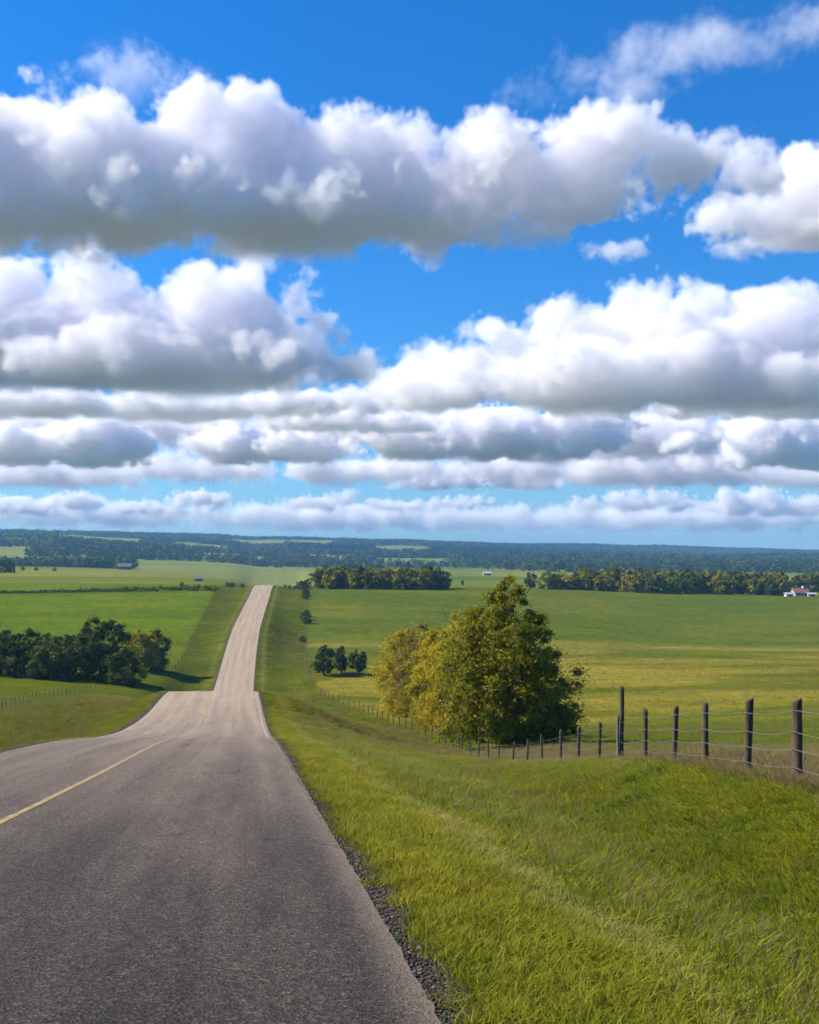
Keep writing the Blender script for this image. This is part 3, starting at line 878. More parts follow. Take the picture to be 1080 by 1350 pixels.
G_PALE = grass_material('pale cut grass', (0.14, 0.145, 0.03), (0.32, 0.31, 0.09), (0.44, 0.40, 0.16))
G_WEED = grass_material('broad weed leaves', (0.030, 0.060, 0.008), (0.075, 0.125, 0.016), (0.13, 0.16, 0.03))
G_DRY = grass_material('dry weeds', (0.105, 0.100, 0.025), (0.215, 0.170, 0.055), (0.30, 0.22, 0.10))

src = [(tuft(1, 24, 0.22, 0.7, 0.011, 0.14), G_LUSH), (tuft(2, 24, 0.28, 0.8, 0.011, 0.16, 0.05), G_LUSH), (tuft(3, 20, 0.34, 0.7, 0.010, 0.15, 0.15), G_LUSH),
       (tuft(4, 26, 0.13, 0.8, 0.008, 0.13), G_SHORT), (tuft(5, 24, 0.17, 0.9, 0.008, 0.14), G_SHORT),
       (tuft(6, 20, 0.40, 0.5, 0.009, 0.15, 0.4), G_DRY), (tuft(7, 22, 0.50, 0.45, 0.009, 0.16, 0.5), G_DRY), (tuft(8, 24, 0.13, 0.95, 0.008, 0.15), G_PALE), (tuft(9, 11, 0.17, 0.9, 0.045, 0.10), G_WEED)]

def sow(y0, y1, n, xlo, xhi, grow, power=1.0, seed=0):
    rng = np.random.default_rng(seed)
    Y = y0 + (y1 - y0) * rng.random(n) ** power
    u = rng.random(n)
    lo = xlo(Y); hi = xhi(Y)
    X = lo + (hi - lo) * u
    return X, Y, rng

def build(name, X, Y, rng, kinds, sc, label, szv=None):
    if szv is None: szv = 0.8 + 0.25 * (sc - 0.8)
    Z = terrain_many(X, Y)
    de = X - road_x(Y) - HALF
    Z = np.where((de > -0.1) & (de < 0.45) & (Y < 90), np.maximum(Z, road_z(Y) - 0.02), Z)
    n = len(X)
    rot = np.stack([rng.normal(0, 0.12, n), rng.normal(0, 0.12, n), rng.uniform(0, 6.28, n)], 1)
    return scatter(name, np.stack([X, Y, Z], 1), rot, np.stack([sc, sc, szv * rng.uniform(0.7, 1.25, n)], 1), kinds, src, label, 'grass')

# near right verge and the pasture edge behind the fence: sowing thins and tufts grow with distance
X, Y, rng = sow(2.0, 75, 150000, lambda y: road_x(y) + HALF + 0.05, lambda y: np.maximum(0.52 * y + 6, FX(y) + 7), None, 1.55, 1)
d = X - road_x(Y) - HALF
keep = rng.random(len(X)) < np.clip((d - 0.22 + 0.24 * fbm(X * 2.5, Y * 1.6, 3, 8)) / 0.30, 0, 1)
X, Y, d = X[keep], Y[keep], d[keep]
mow = d + rng.normal(0, 0.28, len(X)) < 2.5 + 0.6 * fbm(X * 0.4, Y * 0.4, 2, 12)
behind = X > FX(Y) - 0.3
dryn = fbm(X / 3.5, Y / 3.5, 3, 21)
k = rng.integers(0, 3, len(X))
k = np.where(mow, 3 + rng.integers(0, 2, len(X)), k)
k = np.where(~mow & (fbm(X / 1.1, Y / 1.1, 2, 62) > 0.25) & (rng.random(len(X)) < 0.35), 8, k)
lane = np.abs(d - 2.05 - 0.25 * fbm(X * 0.3, Y * 0.3, 2, 15))
k = np.where(mow & (rng.random(len(X)) < np.clip(1.0 - lane / 0.6, 0, 0.75)), 7, k)
k = np.where(~mow & ((dryn > 0.30) & (rng.random(len(X)) < 0.15)), 5, k)
k = np.where(behind & (rng.random(len(X)) < 0.66 * np.clip((FX(Y) + 11 - X) / 8.0, 0.12, 1.0)), 5 + rng.integers(0, 2, len(X)), k)
sc = (0.75 + Y / 70.0) * rng.uniform(0.7, 1.25, len(X)) * (1 + 0.35 * fbm(X / 2.2, Y / 2.2, 2, 33))
nf = np.clip(np.abs(X - FX(Y) + 0.9) / 2.2, 0.0, 1.0)
szv = (0.72 + 0.15 * (sc - 0.8)) * (0.42 + 0.58 * nf) * np.where((Y > 24) & (Y < 75), 0.75, 1.0)
build('verge_grass', X, Y, rng, k, sc, szv=szv, label='long green roadside grass with a mown strip along the pavement')
# left bank and the verges running down the valley
X, Y, rng = sow(30, 135, 22000, lambda y: np.minimum(-0.43 * y - 3, L2x(y) - 3), lambda y: road_x(y) - HALF - 0.5, None, 1.0, 2)
sc = (0.7 + Y / 75.0) * rng.uniform(0.7, 1.2, len(X))
k = np.where(rng.random(len(X)) < 0.15, 5, rng.integers(0, 3, len(X)))
k = np.where(X > road_x(Y) - HALF - 2.5, 4, k)
build('bank_grass', X, Y, rng, k, sc, 'grass on the bank left of the road')
X, Y, rng = sow(70, 300, 26000, lambda y: road_x(y) + HALF + 0.8, lambda y: 0.43 * y, None, 1.3, 3)
sc = (0.8 + Y / 90.0) * rng.uniform(0.6, 1.1, len(X)) * np.where(X > FX(Y), 0.6, 1.0)
k = np.where(fbm(X / 20, Y / 8, 3, 5) > 0.1, 5, rng.integers(0, 3, len(X)))
k = np.where((X < road_x(Y) + HALF + 3.5), 4, k)
build('pasture_grass', X, Y, rng, k, sc, 'tufted pasture grass in the valley right of the road')
# ------------------------------------------------------------------ fences
def wood_mat(name, lo, hi):
    m = MT(name); p = m.n('ShaderNodeTexCoord').outputs['Object']
    oi = m.n('ShaderNodeObjectInfo').outputs['Random']
    n = m.noise(m.scale(p, (14, 14, 1.6)), 2.5, 6, 0.7)
    n2 = m.noise(p, 3.0, 4, 0.6)
    c = m.ramp(n, [(0.28, lo), (0.72, hi)])
    c = m.mix(m.mapr(n2, 0.5, 0.75, 0.0, 0.6), c, (0.035, 0.028, 0.022))
    c = m.mix(m.mapr(oi, 0.0, 1.0, 0.0, 0.4), c, m.mix(1.0, c, (0.6, 0.55, 0.5), 'MULTIPLY'))
    m.color(c); m.rough(0.9); m.spec(0.2); m.bump(n, 1.0, 0.012)
    return m.m
WOOD = wood_mat('weathered post wood', (0.040, 0.028, 0.020), (0.165, 0.118, 0.082))
PALE = wood_mat('silvered post wood', (0.10, 0.088, 0.07), (0.27, 0.23, 0.18))
m = MT('galvanised wire'); m.color((0.23, 0.21, 0.19)); m.b.inputs['Metallic'].default_value = 0.4; m.rough(0.45)
WIRE = m.m

def post_mesh(h, r, seed, sides=12, bury=0.5):
    rng = np.random.default_rng(seed)
    prof = [(-bury, 1.02), (0.0, 1.08), (0.12 * h, 1.0), (0.35 * h, 0.95), (0.6 * h, 1.0), (0.82 * h, 0.93), (0.97 * h, 0.97), (h, 0.88)]
    V = []; Fc = []
    ph = rng.uniform(0, 6.28, 3)
    for i, (z, q_) in enumerate(prof):
        for s in range(sides):
            a = 2 * math.pi * s / sides
            rr_ = r * q_ * (1 + 0.07 * math.sin(2 * a + ph[0] + z) + 0.05 * math.sin(3 * a + ph[1] - 2 * z) + rng.normal(0, 0.015))
            zz = z + (0.035 * math.cos(a + ph[2]) if i >= len(prof) - 2 else 0)
            V.append((math.cos(a) * rr_ + 0.012 * math.sin(2.2 * z + ph[2]), math.sin(a) * rr_ + 0.012 * math.cos(1.7 * z + ph[0]), zz))
    n = len(prof)
    bm = bmesh.new()
    vs_ = [bm.verts.new(v) for v in V]
    for i in range(n - 1):
        for s in range(sides):
            f = bm.faces.new((vs_[i * sides + s], vs_[i * sides + (s + 1) % sides], vs_[(i + 1) * sides + (s + 1) % sides], vs_[(i + 1) * sides + s])); f.smooth = True
    c = bm.verts.new((0.012 * math.sin(2.2 * h + ph[2]), 0.012 * math.cos(1.7 * h + ph[0]), h + 0.012))
    for s in range(sides):
        bm.faces.new((vs_[(n - 1) * sides + s], vs_[(n - 1) * sides + (s + 1) % sides], c))
    me = bpy.data.meshes.new('fence_post'); bm.to_mesh(me); bm.free()
    return me

def wire_mesh(pts, r, sides=4, barbs=None):
    V, Fc = tubes([[(p_, r) for p_ in pts]], sides)
    V = [tuple(v) for v in V]
    if barbs:
        for b in barbs:
            k = len(V); b = Vector(b)
            for dd_ in ((0.02, 0.012, 0.03), (-0.02, 0.012, -0.03)):
                k = len(V)
                d_ = Vector(dd_)
                V += [tuple(b - d_), tuple(b + d_), tuple(b + d_ + Vector((0.004, 0, 0))), tuple(b - d_ + Vector((0.004, 0, 0)))]
                Fc.append((k, k + 1, k + 2, k + 3))
    return fast_mesh('wire', V, Fc, smooth=True)

def build_fence(label, posts, mat, wires, wire_r, wire_far=1e9, group=None, seed=0, origin=None):
    """posts: (x, y, height, radius, lean x, lean y); wires: heights as fractions"""
    rng = random.Random(seed)
    e = empty('wire_fence', (posts[0][0], posts[0][1], TZ(posts[0][0], posts[0][1])))
    tag(e, label, 'fence', group)
    inv = Vector(e.location)
    protos = [post_mesh(1.0, 1.0, seed * 10 + k) for k in range(4)] if len(posts) > 40 else None
    tops = []
    for k, (x, y, h, r, lx, ly) in enumerate(posts):
        z = TZ(x, y)
        o = link('fence_post', post_mesh(h, r, seed * 100 + k, 12 if y < 60 else 7), mat if not callable(mat) else mat(k), e)
        o.location = Vector((x, y, z)) - inv
        o.rotation_euler = (-ly, lx, rng.uniform(0, 0.3))
        tops.append((x, y, z, h, r, lx, ly))
    for w_ in wires:
        pts = []; barbs = []
        for k in range(len(tops) - 1):
            a, b = tops[k], tops[k + 1]
            if a[1] > wire_far: break
            def pt(t_):
                hh = min(t_[3], 1.25) * w_
                return Vector((t_[0] + math.sin(t_[5]) * hh - t_[4] * 0.9, t_[1] + math.sin(t_[6]) * hh - t_[4] * 0.5, t_[2] + hh))
            A, B = pt(a), pt(b)
            sag = rng.uniform(0.015, 0.07)
            for s in range(6):
                t_ = s / 6
                q_ = A.lerp(B, t_) - Vector((0, 0, sag * 4 * t_ * (1 - t_)))
                pts.append(q_ - inv)
                if a[1] < 34 and w_ > 0.3: barbs.append(q_ - inv + (B - A) / 12)
        pts.append(B - inv)
        link('wire', wire_mesh(pts, wire_r, 4, barbs), WIRE, e)
    return e

posts = []
rf = random.Random(3)
for k, (px, py, y) in enumerate(fence_pts[:19]):
    h = {0: 1.30, 1: 1.38, 2: 1.35, 3: 1.32, 4: 1.34, 5: 2.17}.get(k, 1.36 + rf.uniform(-0.12, 0.12))
    r = (0.082, 0.072, 0.07, 0.066, 0.066, 0.068)[k] if k < 6 else rf.uniform(0.05, 0.066)
    posts.append((float(at(px, y)), y, h, r, rf.uniform(-0.05, 0.05) + (-0.035 if k == 2 else 0), rf.uniform(-0.05, 0.05)))
first = [(float(FX(q_)), q_, 1.3, 0.072, rf.uniform(-0.03, 0.03), 0) for q_ in (0.5, 3.6, 6.6, 9.6, 12.6)]
y = posts[-1][1]
while y < 205:
    y += 4.6 + rf.uniform(-0.5, 0.5)
    posts.append((float(FX(y)), y, rf.uniform(1.15, 1.4), rf.uniform(0.05, 0.065), rf.uniform(-0.06, 0.06), rf.uniform(-0.05, 0.05)))
posts = first + posts
fence = build_fence('barbed wire fence on weathered wooden posts running down the right pasture edge', posts, WOOD, (0.92, 0.66, 0.44, 0.22), 0.0055, 95, seed=1)
# second, shorter stake lashed to the tall post
tp = posts[10]
o = link('brace_post', post_mesh(1.34, 0.045, 977), PALE, fence)
o.location = Vector((tp[0] - 0.125, tp[1] - 0.04, TZ(tp[0] - 0.125, tp[1]))) - fence.location
o.rotation_euler = (0, 0.015, 0)
o['label'] = 'short silvered stake standing against the tall post'

posts = []
y = 210
while y < 428:
    posts.append((float(FX(y)), y, rf.uniform(1.1, 1.4), 0.075, rf.uniform(-0.06, 0.06), 0)); y += 7.5
build_fence('far post fence with shrubs climbing beside the road to the crest', posts, WOOD, (0.9, 0.5), 0.012, seed=2)
posts = []
for k in range(26):
    t_ = k / 25
    y = 100 + 64 * t_; px = -14 + 140 * t_
    posts.append((at(px, y), y, rf.uniform(1.0, 1.3), 0.05, rf.uniform(-0.08, 0.08), rf.uniform(-0.08, 0.08)))
build_fence('pale leaning stake fence in the hollow before the dark thicket', posts, PALE, (0.9, 0.5), 0.006, seed=3)

posts = []
y = 236
while y < 424:
    posts.append((float(L2x(y)) + 1.0, y, rf.uniform(1.1, 1.4), 0.08, rf.uniform(-0.06, 0.06), 0)); y += 8.5
build_fence('far post fence between the left crop field and the climbing road', posts, WOOD, (0.9, 0.5), 0.012, seed=4)

# ------------------------------------------------------------------ farm buildings
def plain(name, c, rough=0.8, noise=0.25):
    m = MT(name); p = m.n('ShaderNodeTexCoord').outputs['Object']
    n = m.noise(p, 1.2, 5, 0.6)
    m.color(m.mix(m.mapr(n, 0.35, 0.7, 0.0, noise), c, tuple(q_ * 0.6 for q_ in c))); m.rough(rough)
    return m.m
M_RED = plain('rusty red roofing', (0.23, 0.095, 0.075)); M_WHITE = plain('white siding', (0.60, 0.585, 0.55)); M_GREY = plain('grey sheet roof', (0.42, 0.42, 0.43), 0.5)
M_GLASS = plain('dark window glass', (0.03, 0.035, 0.045), 0.15); M_DOOR = plain('brown door', (0.12, 0.07, 0.04)); M_CREAM = plain('cream siding', (0.42, 0.38, 0.30)); M_DULL = plain('weathered grey-brown boards', (0.16, 0.14, 0.12)); M_STRAW = plain('straw', (0.45, 0.34, 0.15))

def box_mesh(name, x0, x1, y0, y1, z0, z1):
    v = [(x, y, z) for z in (z0, z1) for y in (y0, y1) for x in (x0, x1)]
    f = [(0, 2, 3, 1), (4, 5, 7, 6), (0, 1, 5, 4), (2, 6, 7, 3), (0, 4, 6, 2), (1, 3, 7, 5)]
    return fast_mesh(name, v, f)

def farm_building(name, label, px, y, w, d, h, rise, wall, roof, rz=0.0, windows=3, chimney=False, group=None):
    x = at(px, y)
    e = empty(name, (x, y, TZ(x, y)), rz)
    tag(e, label, 'building', group)
    hw, hd = w / 2, d / 2
    # walls with gable ends
    v = [(-hw, -hd, -1), (hw, -hd, -1), (hw, hd, -1), (-hw, hd, -1), (-hw, -hd, h), (hw, -hd, h), (hw, hd, h), (-hw, hd, h), (-hw, 0, h + rise), (hw, 0, h + rise)]
    f = [(0, 1, 5, 4), (2, 3, 7, 6), (1, 2, 6, 5), (3, 0, 4, 7), (5, 6, 9), (7, 4, 8)]
    me = bpy.data.meshes.new('wall'); me.from_pydata(v, [], f)
    link('wall', me, wall, e)
    t = 0.22; ov = 0.5; k = rise / hd
    v = []
    for sx in (-hw - ov, hw + ov):
        v += [(sx, -hd - ov, h - ov * k + 0.03), (sx, 0, h + rise + 0.03), (sx, hd + ov, h - ov * k + 0.03), (sx, hd + ov, h - ov * k + t), (sx, 0, h + rise + t + 0.03), (sx, -hd - ov, h - ov * k + t)]
    f = [(0, 1, 7, 6), (1, 2, 8, 7), (2, 3, 9, 8), (3, 4, 10, 9), (4, 5, 11, 10), (5, 0, 6, 11), (0, 5, 4, 1), (1, 4, 3, 2), (6, 7, 10, 11), (7, 8, 9, 10)]
    me = bpy.data.meshes.new('roof'); me.from_pydata(v, [], f)
    r = link('roof', me, roof, e)
    if chimney:
        link('chimney', box_mesh('chimney', w * 0.2, w * 0.2 + 0.9, -0.45, 0.45, h + rise * 0.3, h + rise + 1.1), M_WHITE, r)
    for q_ in range(windows):
        wx = -hw + w * (q_ + 0.8) / (windows + 0.6)
        fr = link('window', box_mesh('window', wx - 0.75, wx + 0.75, -hd - 0.06, -hd + 0.02, h * 0.42, h * 0.85), M_WHITE if wall is not M_WHITE else M_GREY, e)
        link('pane', box_mesh('pane', wx - 0.6, wx + 0.6, -hd - 0.09, -hd - 0.05, h * 0.46, h * 0.81), M_GLASS, fr)
    link('door', box_mesh('door', hw - 2.0, hw - 0.9, -hd - 0.07, -hd + 0.02, 0.0, min(2.2, h * 0.85)), M_DOOR, e)
    return e
farm_building('farmhouse', 'farmhouse with a rusty red roof at the end of the tree belt', 1054, 512, 7.5, 6, 1.9, 2.2, M_CREAM, M_RED, 0.12, 3, True)
farm_building('shed', 'small white shed beside the red-roofed farmhouse, on its tree belt side', 1040, 506, 3.6, 2.5, 1.3, 0.6, M_WHITE, M_GREY, 0.1, 1)
farm_building('shed', 'small white shed beside the red-roofed farmhouse, on its open side', 1070, 508, 3.8, 2.5, 1.2, 0.5, M_WHITE, M_GREY, -0.1, 1)
farm_building('barn', 'weathered grey-brown barn at the foot of the wooded hill left of the road', 164, 1010, 13, 8, 3, 3, M_DULL, M_DULL, 0.3, 3)
farm_building('shed', 'little weathered brown shed just beyond the crest left of the road', 262, 620, 5, 3.5, 1.7, 1.2, M_DULL, M_DULL, 0.2, 1)
farm_building('barn', 'cream barn in the green field between the two tree belts', 642, 1040, 8, 6, 2.4, 1.4, M_CREAM, M_CREAM, 0.1, 4)
for px, py_, y in ((722, 0, 2900), (835, 0, 3600), (640, 0, 2600)):
    farm_building('farmhouse', 'tiny white farmhouse among the far blue woods', px, y, 16, 10, 7, 5, M_WHITE, M_WHITE, 0.2, 3, False, 'white farmhouses in the far woods')
# wrapped hay bale in the left field
x, y = at(217, 262), 262
bm = bmesh.new()
bmesh.ops.create_cone(bm, cap_ends=True, segments=20, radius1=0.75, radius2=0.75, depth=1.5, matrix=Matrix.Rotation(math.pi / 2, 4, 'Y'))
bmesh.ops.bevel(bm, geom=[e_ for e_ in bm.edges if len(e_.link_faces) == 2 and e_.calc_face_angle() > 1], offset=0.12, segments=3, affect='EDGES')
me = bpy.data.meshes.new('hay_bale'); bm.to_mesh(me); bm.free()
o = link('hay_bale', me, M_WHITE); o.location = (x, y, TZ(x, y) + 0.7)
tag(o, 'white wrapped hay bale lying in the bright green field left of the road', 'hay bale')

# ------------------------------------------------------------------ haze
m = bpy.data.materials.new('thin blue air'); m.use_nodes = True
nt = m.node_tree
nt.nodes.remove(nt.nodes['Principled BSDF'])
v = nt.nodes.new('ShaderNodeVolumePrincipled')
v.inputs['Color'].default_value = (0.26, 0.58, 1.0, 1)
v.inputs['Density'].default_value = HAZE_DENSITY
v.inputs['Anisotropy'].default_value = 0.0
nt.links.new(v.outputs[0], nt.nodes['Material Output'].inputs['Volume'])
haze = link('haze', box_mesh('haze', -22000, 22000, -5300, 9800, -75, 190), m)
tag(haze, 'thin blue haze between the near fields and the far hills', 'haze', None, 'stuff')
# ------------------------------------------------------------------ clouds (real volumes, lit by the sun and sky)
def cloud_material(name, dens, aniso=0.0):
    m = bpy.data.materials.new(name)
    m.use_nodes = True
    nt = m.node_tree
    for n in list(nt.nodes):
        if n.type != 'OUTPUT_MATERIAL':
            nt.nodes.remove(n)
    out = [n for n in nt.nodes if n.type == 'OUTPUT_MATERIAL'][0]
    v = nt.nodes.new('ShaderNodeVolumePrincipled')
    v.inputs['Color'].default_value = (0.996, 0.983, 0.998, 1)
    v.inputs['Density'].default_value = dens
    v.inputs['Anisotropy'].default_value = aniso
    nt.links.new(v.outputs[0], out.inputs['Volume'])
    return m

def make_cloud(label, D, blobs, base_py, q=1.0, dens=0.022, soft=20.0, amp=1.0, voxel=4.8, depth=0.9, seed=0, base_soft=0.5, fringe=1.0, bill=1.0):
    """blobs: (px, py, half width px, half height px[, depth offset m]): ellipsoids at forward distance D,
    broken up by warped cell and fractal noise, cut off by a level base."""
    S = D / F
    feat = 230.0 * q; amp *= q; soft *= q; dens /= q; voxel = max(2.6, voxel * q)
    sc = D / 3000.0
    els = []
    for b in blobs:
        px, py, rx, ry = b[:4]
        dy = b[4] * sc if len(b) > 4 else 0.0
        c = P(px, py, D); c.y += dy
        els.append((c, Vector((rx * S, min(max(ry * S, rx * S * 0.6), ry * S * 3) * depth, ry * S))))
    pad = 90 * sc * amp
    mn = Vector([min(c[k] - r[k] - pad for c, r in els) for k in range(3)])
    mx = Vector([max(c[k] + r[k] + pad for c, r in els) for k in range(3)])
    zb = (HY - base_py) / F * D
    mn.z = max(mn.z, zb - 45 * sc * q)
    ctr = (mn + mx) / 2
    ext = (mx - mn) / 2
    g = GN('cloud field')
    off = Vector((seed * 3171.0, seed * 717.0, 0))
    pos = g.vec('ADD', g.n('GeometryNodeInputPosition').outputs[0], tuple(ctr + off))
    wc = g.vec('SUBTRACT', g.noise(pos, 1 / (feat * 1.3 * sc), 1.0, 0.5, 'Color'), (0.5, 0.5, 0.5))
    p = g.vec('ADD', pos, g.vec('MULTIPLY', wc, (190 * sc * amp, 190 * sc * amp, 110 * sc * amp)))
    acc = None
    for c, r in els:
        ln = g.vec('LENGTH', g.vec('DIVIDE', g.vec('SUBTRACT', p, tuple(c + off)), tuple(r)))
        rm = min(r)
        s = g.math('MULTIPLY', g.math('SUBTRACT', 1.0, ln), rm)
        acc = s if acc is None else g.math('SMOOTH_MAX', acc, s, 0.3 * rm)
    tot = acc
    fine = g.noise(pos, 1 / (feat * 0.30 * sc), 3.0, 0.65, 'Color')
    p2 = g.vec('ADD', p, g.vec('MULTIPLY', g.vec('SUBTRACT', fine, (0.5, 0.5, 0.5)), (feat * .35 * sc,) * 3))
    for f_, a_ in ((feat, 110.0), (feat * 0.45, 55.0), (feat * 0.2, 24.0)):
        v = g.n('ShaderNodeTexVoronoi', feature='F1')
        g.l(p2, v.inputs['Vector'])
        v.inputs['Scale'].default_value = 1 / (f_ * sc)
        tot = g.math('ADD', tot, g.math('MULTIPLY', g.math('SUBTRACT', 0.48, v.outputs['Distance']), a_ * sc * amp * bill))
    nz = g.noise(pos, 1 / (feat * 0.75 * sc), 7.0, 0.67)
    tot = g.math('ADD', tot, g.math('MULTIPLY', g.math('SUBTRACT', nz, 0.53), 240 * sc * amp * fringe))
    fz = g.noise(pos, 1 / (feat * 0.17 * sc), 2.0, 0.6)
    tot = g.math('ADD', tot, g.math('MULTIPLY', g.math('SUBTRACT', fz, 0.5), 125 * sc * amp * fringe))
    sep = g.n('ShaderNodeSeparateXYZ'); g.l(pos, sep.inputs[0])
    hb = g.math('SUBTRACT', sep.outputs['Z'], zb)
    hb = g.math('ADD', hb, g.math('MULTIPLY', g.math('SUBTRACT', nz, 0.5), (50 if q > 0.6 else 130) * sc * q))
    tot = g.math('MINIMUM', tot, g.math('MULTIPLY', hb, base_soft))
    den = g.math('DIVIDE', tot, soft * sc)
    cl = g.n('ShaderNodeClamp'); g.l(den, cl.inputs['Value'])
    vc = g.n('GeometryNodeVolumeCube')
    g.l(cl.outputs[0], vc.inputs['Density'])
    vc.inputs['Min'].default_value = tuple(-ext)
    vc.inputs['Max'].default_value = tuple(ext)
    vx = voxel * sc
    for ax, q in (('X', 1.0), ('Y', 1.4), ('Z', 1.0)):
        vc.inputs['Resolution ' + ax].default_value = max(8, int(2 * ext['XYZ'.index(ax)] / (vx * q)))
    mat = cloud_material('cloud droplets', dens / sc)
    sm = g.n('GeometryNodeSetMaterial'); sm.inputs['Material'].default_value = mat
    g.l(vc.outputs[0], sm.inputs[0]); g.l(sm.outputs[0], g.out.inputs[0])
    vd = bpy.data.volumes.new('cloud')
    vd.materials.append(mat)
    o = bpy.data.objects.new('cloud', vd)
    COL.objects.link(o)
    o.location = ctr
    md = o.modifiers.new('volume', 'NODES'); md.node_group = g.g
    o['label'] = label; o['category'] = 'cloud'; o['group'] = 'clouds drifting over the prairie'
    return o

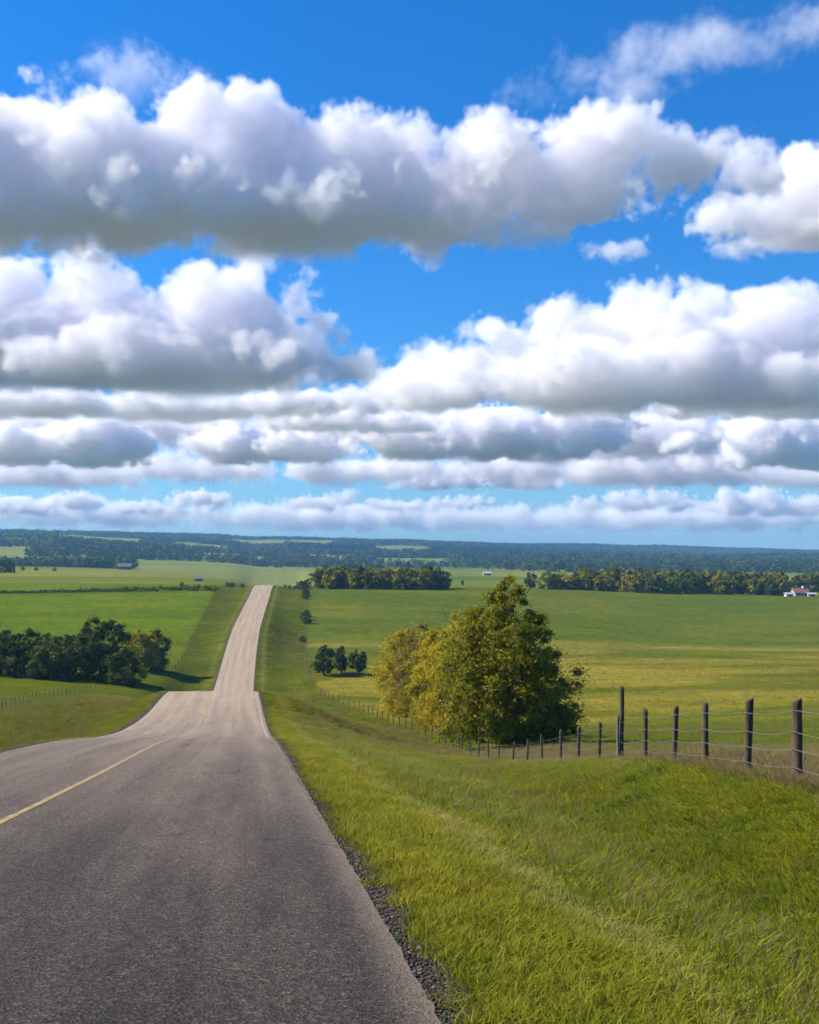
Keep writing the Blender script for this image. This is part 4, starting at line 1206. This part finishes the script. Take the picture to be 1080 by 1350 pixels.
CLOUDS = [
    ('long grey-bellied cumulus bank stretching across the upper sky', 3000, [
        (-60, 215, 190, 92), (75, 175, 80, 62), (150, 220, 150, 88), (250, 165, 80, 58), (330, 180, 85, 66), (430, 235, 150, 76), (530, 205, 80, 48), (650, 215, 110, 60), (780, 212, 110, 58), (880, 222, 110, 50), (970, 215, 70, 42), (-20, 285, 190, 56), (200, 280, 200, 56), (400, 285, 200, 56), (560, 290, 150, 50), (650, 300, 80, 36), (290, 250, 150, 60, 120), (130, 245, 150, 60, 100), (560, 240, 170, 60, 80), (760, 240, 150, 46, 60)],
        328, dict(seed=1, amp=0.8, bill=1.1, fringe=1.15, soft=26)),
    ('bright towering cumulus with a lumpy crown and flat dark base', 4500, [
        (10, 440, 160, 72), (20, 372, 50, 34), (85, 385, 55, 38), (150, 372, 48, 42), (205, 390, 50, 36), (265, 380, 50, 36), (150, 430, 120, 74), (290, 430, 115, 72), (340, 356, 30, 46), (362, 345, 24, 30), (400, 385, 32, 40), (425, 415, 32, 34), (450, 440, 30, 30), (200, 478, 280, 50), (400, 478, 110, 40)],
        517, dict(seed=2, amp=0.62, bill=1.25)),
    ('broad swelling cumulus rising to a dome beside the blue gap', 5200, [
        (850, 400, 62, 42), (920, 405, 62, 42), (990, 415, 60, 38), (1060, 425, 60, 40), (880, 450, 120, 60), (1030, 465, 140, 62), (760, 440, 70, 46), (690, 470, 80, 46), (610, 490, 80, 42), (540, 500, 60, 34), (480, 518, 60, 22), (430, 528, 40, 12), (800, 500, 270, 52), (1000, 508, 200, 46), (600, 512, 160, 34), (1160, 440, 140, 70)],
        546, dict(seed=3, amp=0.62, bill=1.25)),
    ('white cumulus with ragged flank at the end of the long bank', 3300, [
        (1060, 258, 90, 62), (1180, 250, 160, 85), (985, 275, 70, 34), (1000, 235, 50, 36), (1060, 300, 110, 30)], 333, dict(seed=4, amp=0.75, bill=1.15, soft=24)),
    ('thin grey wisp floating above the long bank', 2900, [
        (170, 95, 75, 34), (110, 88, 30, 20), (200, 115, 90, 26)], 135, dict(seed=5, q=0.6, dens=0.0034, soft=100, fringe=1.3)),
    ('torn grey cloud streak slanting across the deep blue', 2800, [
        (780, 95, 60, 32), (860, 70, 80, 45), (960, 45, 110, 36), (1070, 25, 80, 26), (840, 120, 60, 30), (700, 115, 30, 14)], 175, dict(seed=6, q=0.7, dens=0.0036, soft=100, fringe=1.2, voxel=8)),
    ('small dark scrap of cloud below the long bank', 3600, [(815, 330, 46, 15)], 348, dict(seed=7, q=0.25, dens=0.004, soft=60)),
    ('dark flat cloud shelf under the swelling cumulus', 7000, [(1010, 528, 130, 22), (1110, 525, 110, 24), (880, 540, 90, 14)], 551, dict(seed=8, q=0.4, dens=0.020, voxel=9)),
    ('long dim cloud layer under the towering cumulus', 7600, [(40, 532, 190, 20), (230, 538, 170, 22), (400, 530, 140, 18)], 556, dict(seed=9, q=0.45, amp=0.7, dens=0.030, soft=50, voxel=8)),
    ('puffy distant cloud pair low under the towering cumulus', 9000, [(20, 590, 80, 28), (120, 580, 80, 36), (170, 590, 40, 26)], 617, dict(seed=10, q=0.36, fringe=1.2, voxel=8)),
    ('distant cloud heap with a small turret low over the road', 9000, [(325, 588, 88, 27), (312, 562, 22, 18), (400, 590, 70, 20), (262, 590, 30, 14)], 613, dict(seed=11, q=0.36, fringe=1.2, voxel=8)),
    ('pale distant cloud streak above the low turreted heap', 8200, [(430, 552, 90, 20), (520, 560, 70, 18)], 572, dict(seed=12, q=0.36, dens=0.016, voxel=8)),
    ('wide distant cloud bank under the left flank of the swelling cumulus', 8800, [(545, 576, 90, 32), (650, 572, 100, 38), (740, 570, 90, 34), (805, 558, 36, 26)], 607, dict(seed=13, q=0.38, fringe=1.2, voxel=8)),
    ('single small white puff under the swelling cumulus', 9000, [(902, 586, 26, 15)], 601, dict(seed=14, q=0.28, fringe=1.3, dens=0.02)),
    ('bright distant cumulus heap under the dark flat shelf', 9000, [(985, 588, 50, 32), (1030, 578, 50, 40), (1085, 590, 66, 36)], 622, dict(seed=15, q=0.36, fringe=1.2, voxel=8)),
    ('broad blue-grey cloud band low above the wooded hills', 12000, [(60, 626, 190, 22), (280, 622, 190, 20), (480, 622, 150, 20)], 645, dict(seed=16, q=0.5, amp=0.8, dens=0.020, soft=50, voxel=9, fringe=1.25)),
    ('grey-blue cloud band below the wide distant bank', 12000, [(860, 618, 170, 28), (700, 620, 130, 22), (1040, 628, 150, 20)], 645, dict(seed=17, q=0.5, amp=0.8, dens=0.020, soft=50, voxel=9, fringe=1.25)),
    ('dull blue-grey cloud sheet filling the gap under the towering cumulus', 10500, [(60, 562, 150, 22), (230, 566, 140, 24), (420, 575, 140, 24), (560, 556, 130, 20)], 590, dict(seed=24, q=0.5, amp=0.7, dens=0.020, soft=60, voxel=9, fringe=1.2)),
    ('dull blue-grey cloud sheet filling the gap under the swelling cumulus', 10500, [(700, 590, 140, 24), (860, 575, 140, 34), (970, 562, 120, 22), (1070, 600, 120, 24)], 618, dict(seed=25, q=0.5, amp=0.7, dens=0.020, soft=60, voxel=9, fringe=1.2)),
    ('far low cloud with a white upper edge over the tree belts', 13000, [(565, 634, 50, 18), (625, 628, 40, 20), (690, 636, 56, 14)], 646, dict(seed=18, q=0.34, fringe=1.3, dens=0.02, voxel=9)),
    ('far small cumulus over the long tree belt', 15000, [(830, 662, 40, 14), (868, 654, 30, 18), (915, 668, 40, 8), (780, 668, 30, 7)], 677, dict(seed=19, q=0.34, fringe=1.3, dens=0.018, voxel=9)),
    ('far rounded cumulus over the farmhouse', 14500, [(975, 664, 36, 20), (1010, 658, 30, 22), (1060, 668, 60, 14), (1130, 664, 50, 18)], 683, dict(seed=20, q=0.34, fringe=1.3, dens=0.016, voxel=9)),
    ('far thin cloud over the road crest', 16000, [(410, 664, 44, 10), (450, 657, 26, 12), (520, 668, 50, 8), (600, 664, 40, 7)], 675, dict(seed=21, q=0.3, fringe=1.2, dens=0.016, voxel=9)),
    ('far thin cloud line over the wooded left hills', 16000, [(20, 668, 60, 13), (100, 662, 40, 14), (190, 672, 60, 9), (265, 657, 46, 11)], 681, dict(seed=22, q=0.3, fringe=1.2, dens=0.018, voxel=9)),
    ('faint low cloud veil along the horizon', 20000, [(100, 678, 260, 20), (480, 682, 290, 20), (880, 684, 290, 20)], 706, dict(seed=23, q=0.42, amp=0.8, dens=0.020, soft=70, voxel=14, fringe=1.5)),
    ('cumulus bank continuing the cloud rows beyond the thicket', 4200, [(-420, 430, 200, 60), (-620, 400, 200, 80), (-330, 300, 120, 40)], 500, dict(seed=26, amp=0.8, voxel=13)),
    ('cumulus bank continuing the cloud rows beyond the farmhouse', 4200, [(1500, 300, 180, 60), (1720, 330, 200, 80), (1600, 450, 220, 50)], 500, dict(seed=27, amp=0.8, voxel=13)),
]
for label, D, blobs, base, kw in CLOUDS:
    make_cloud(label, D, blobs, base, **kw)
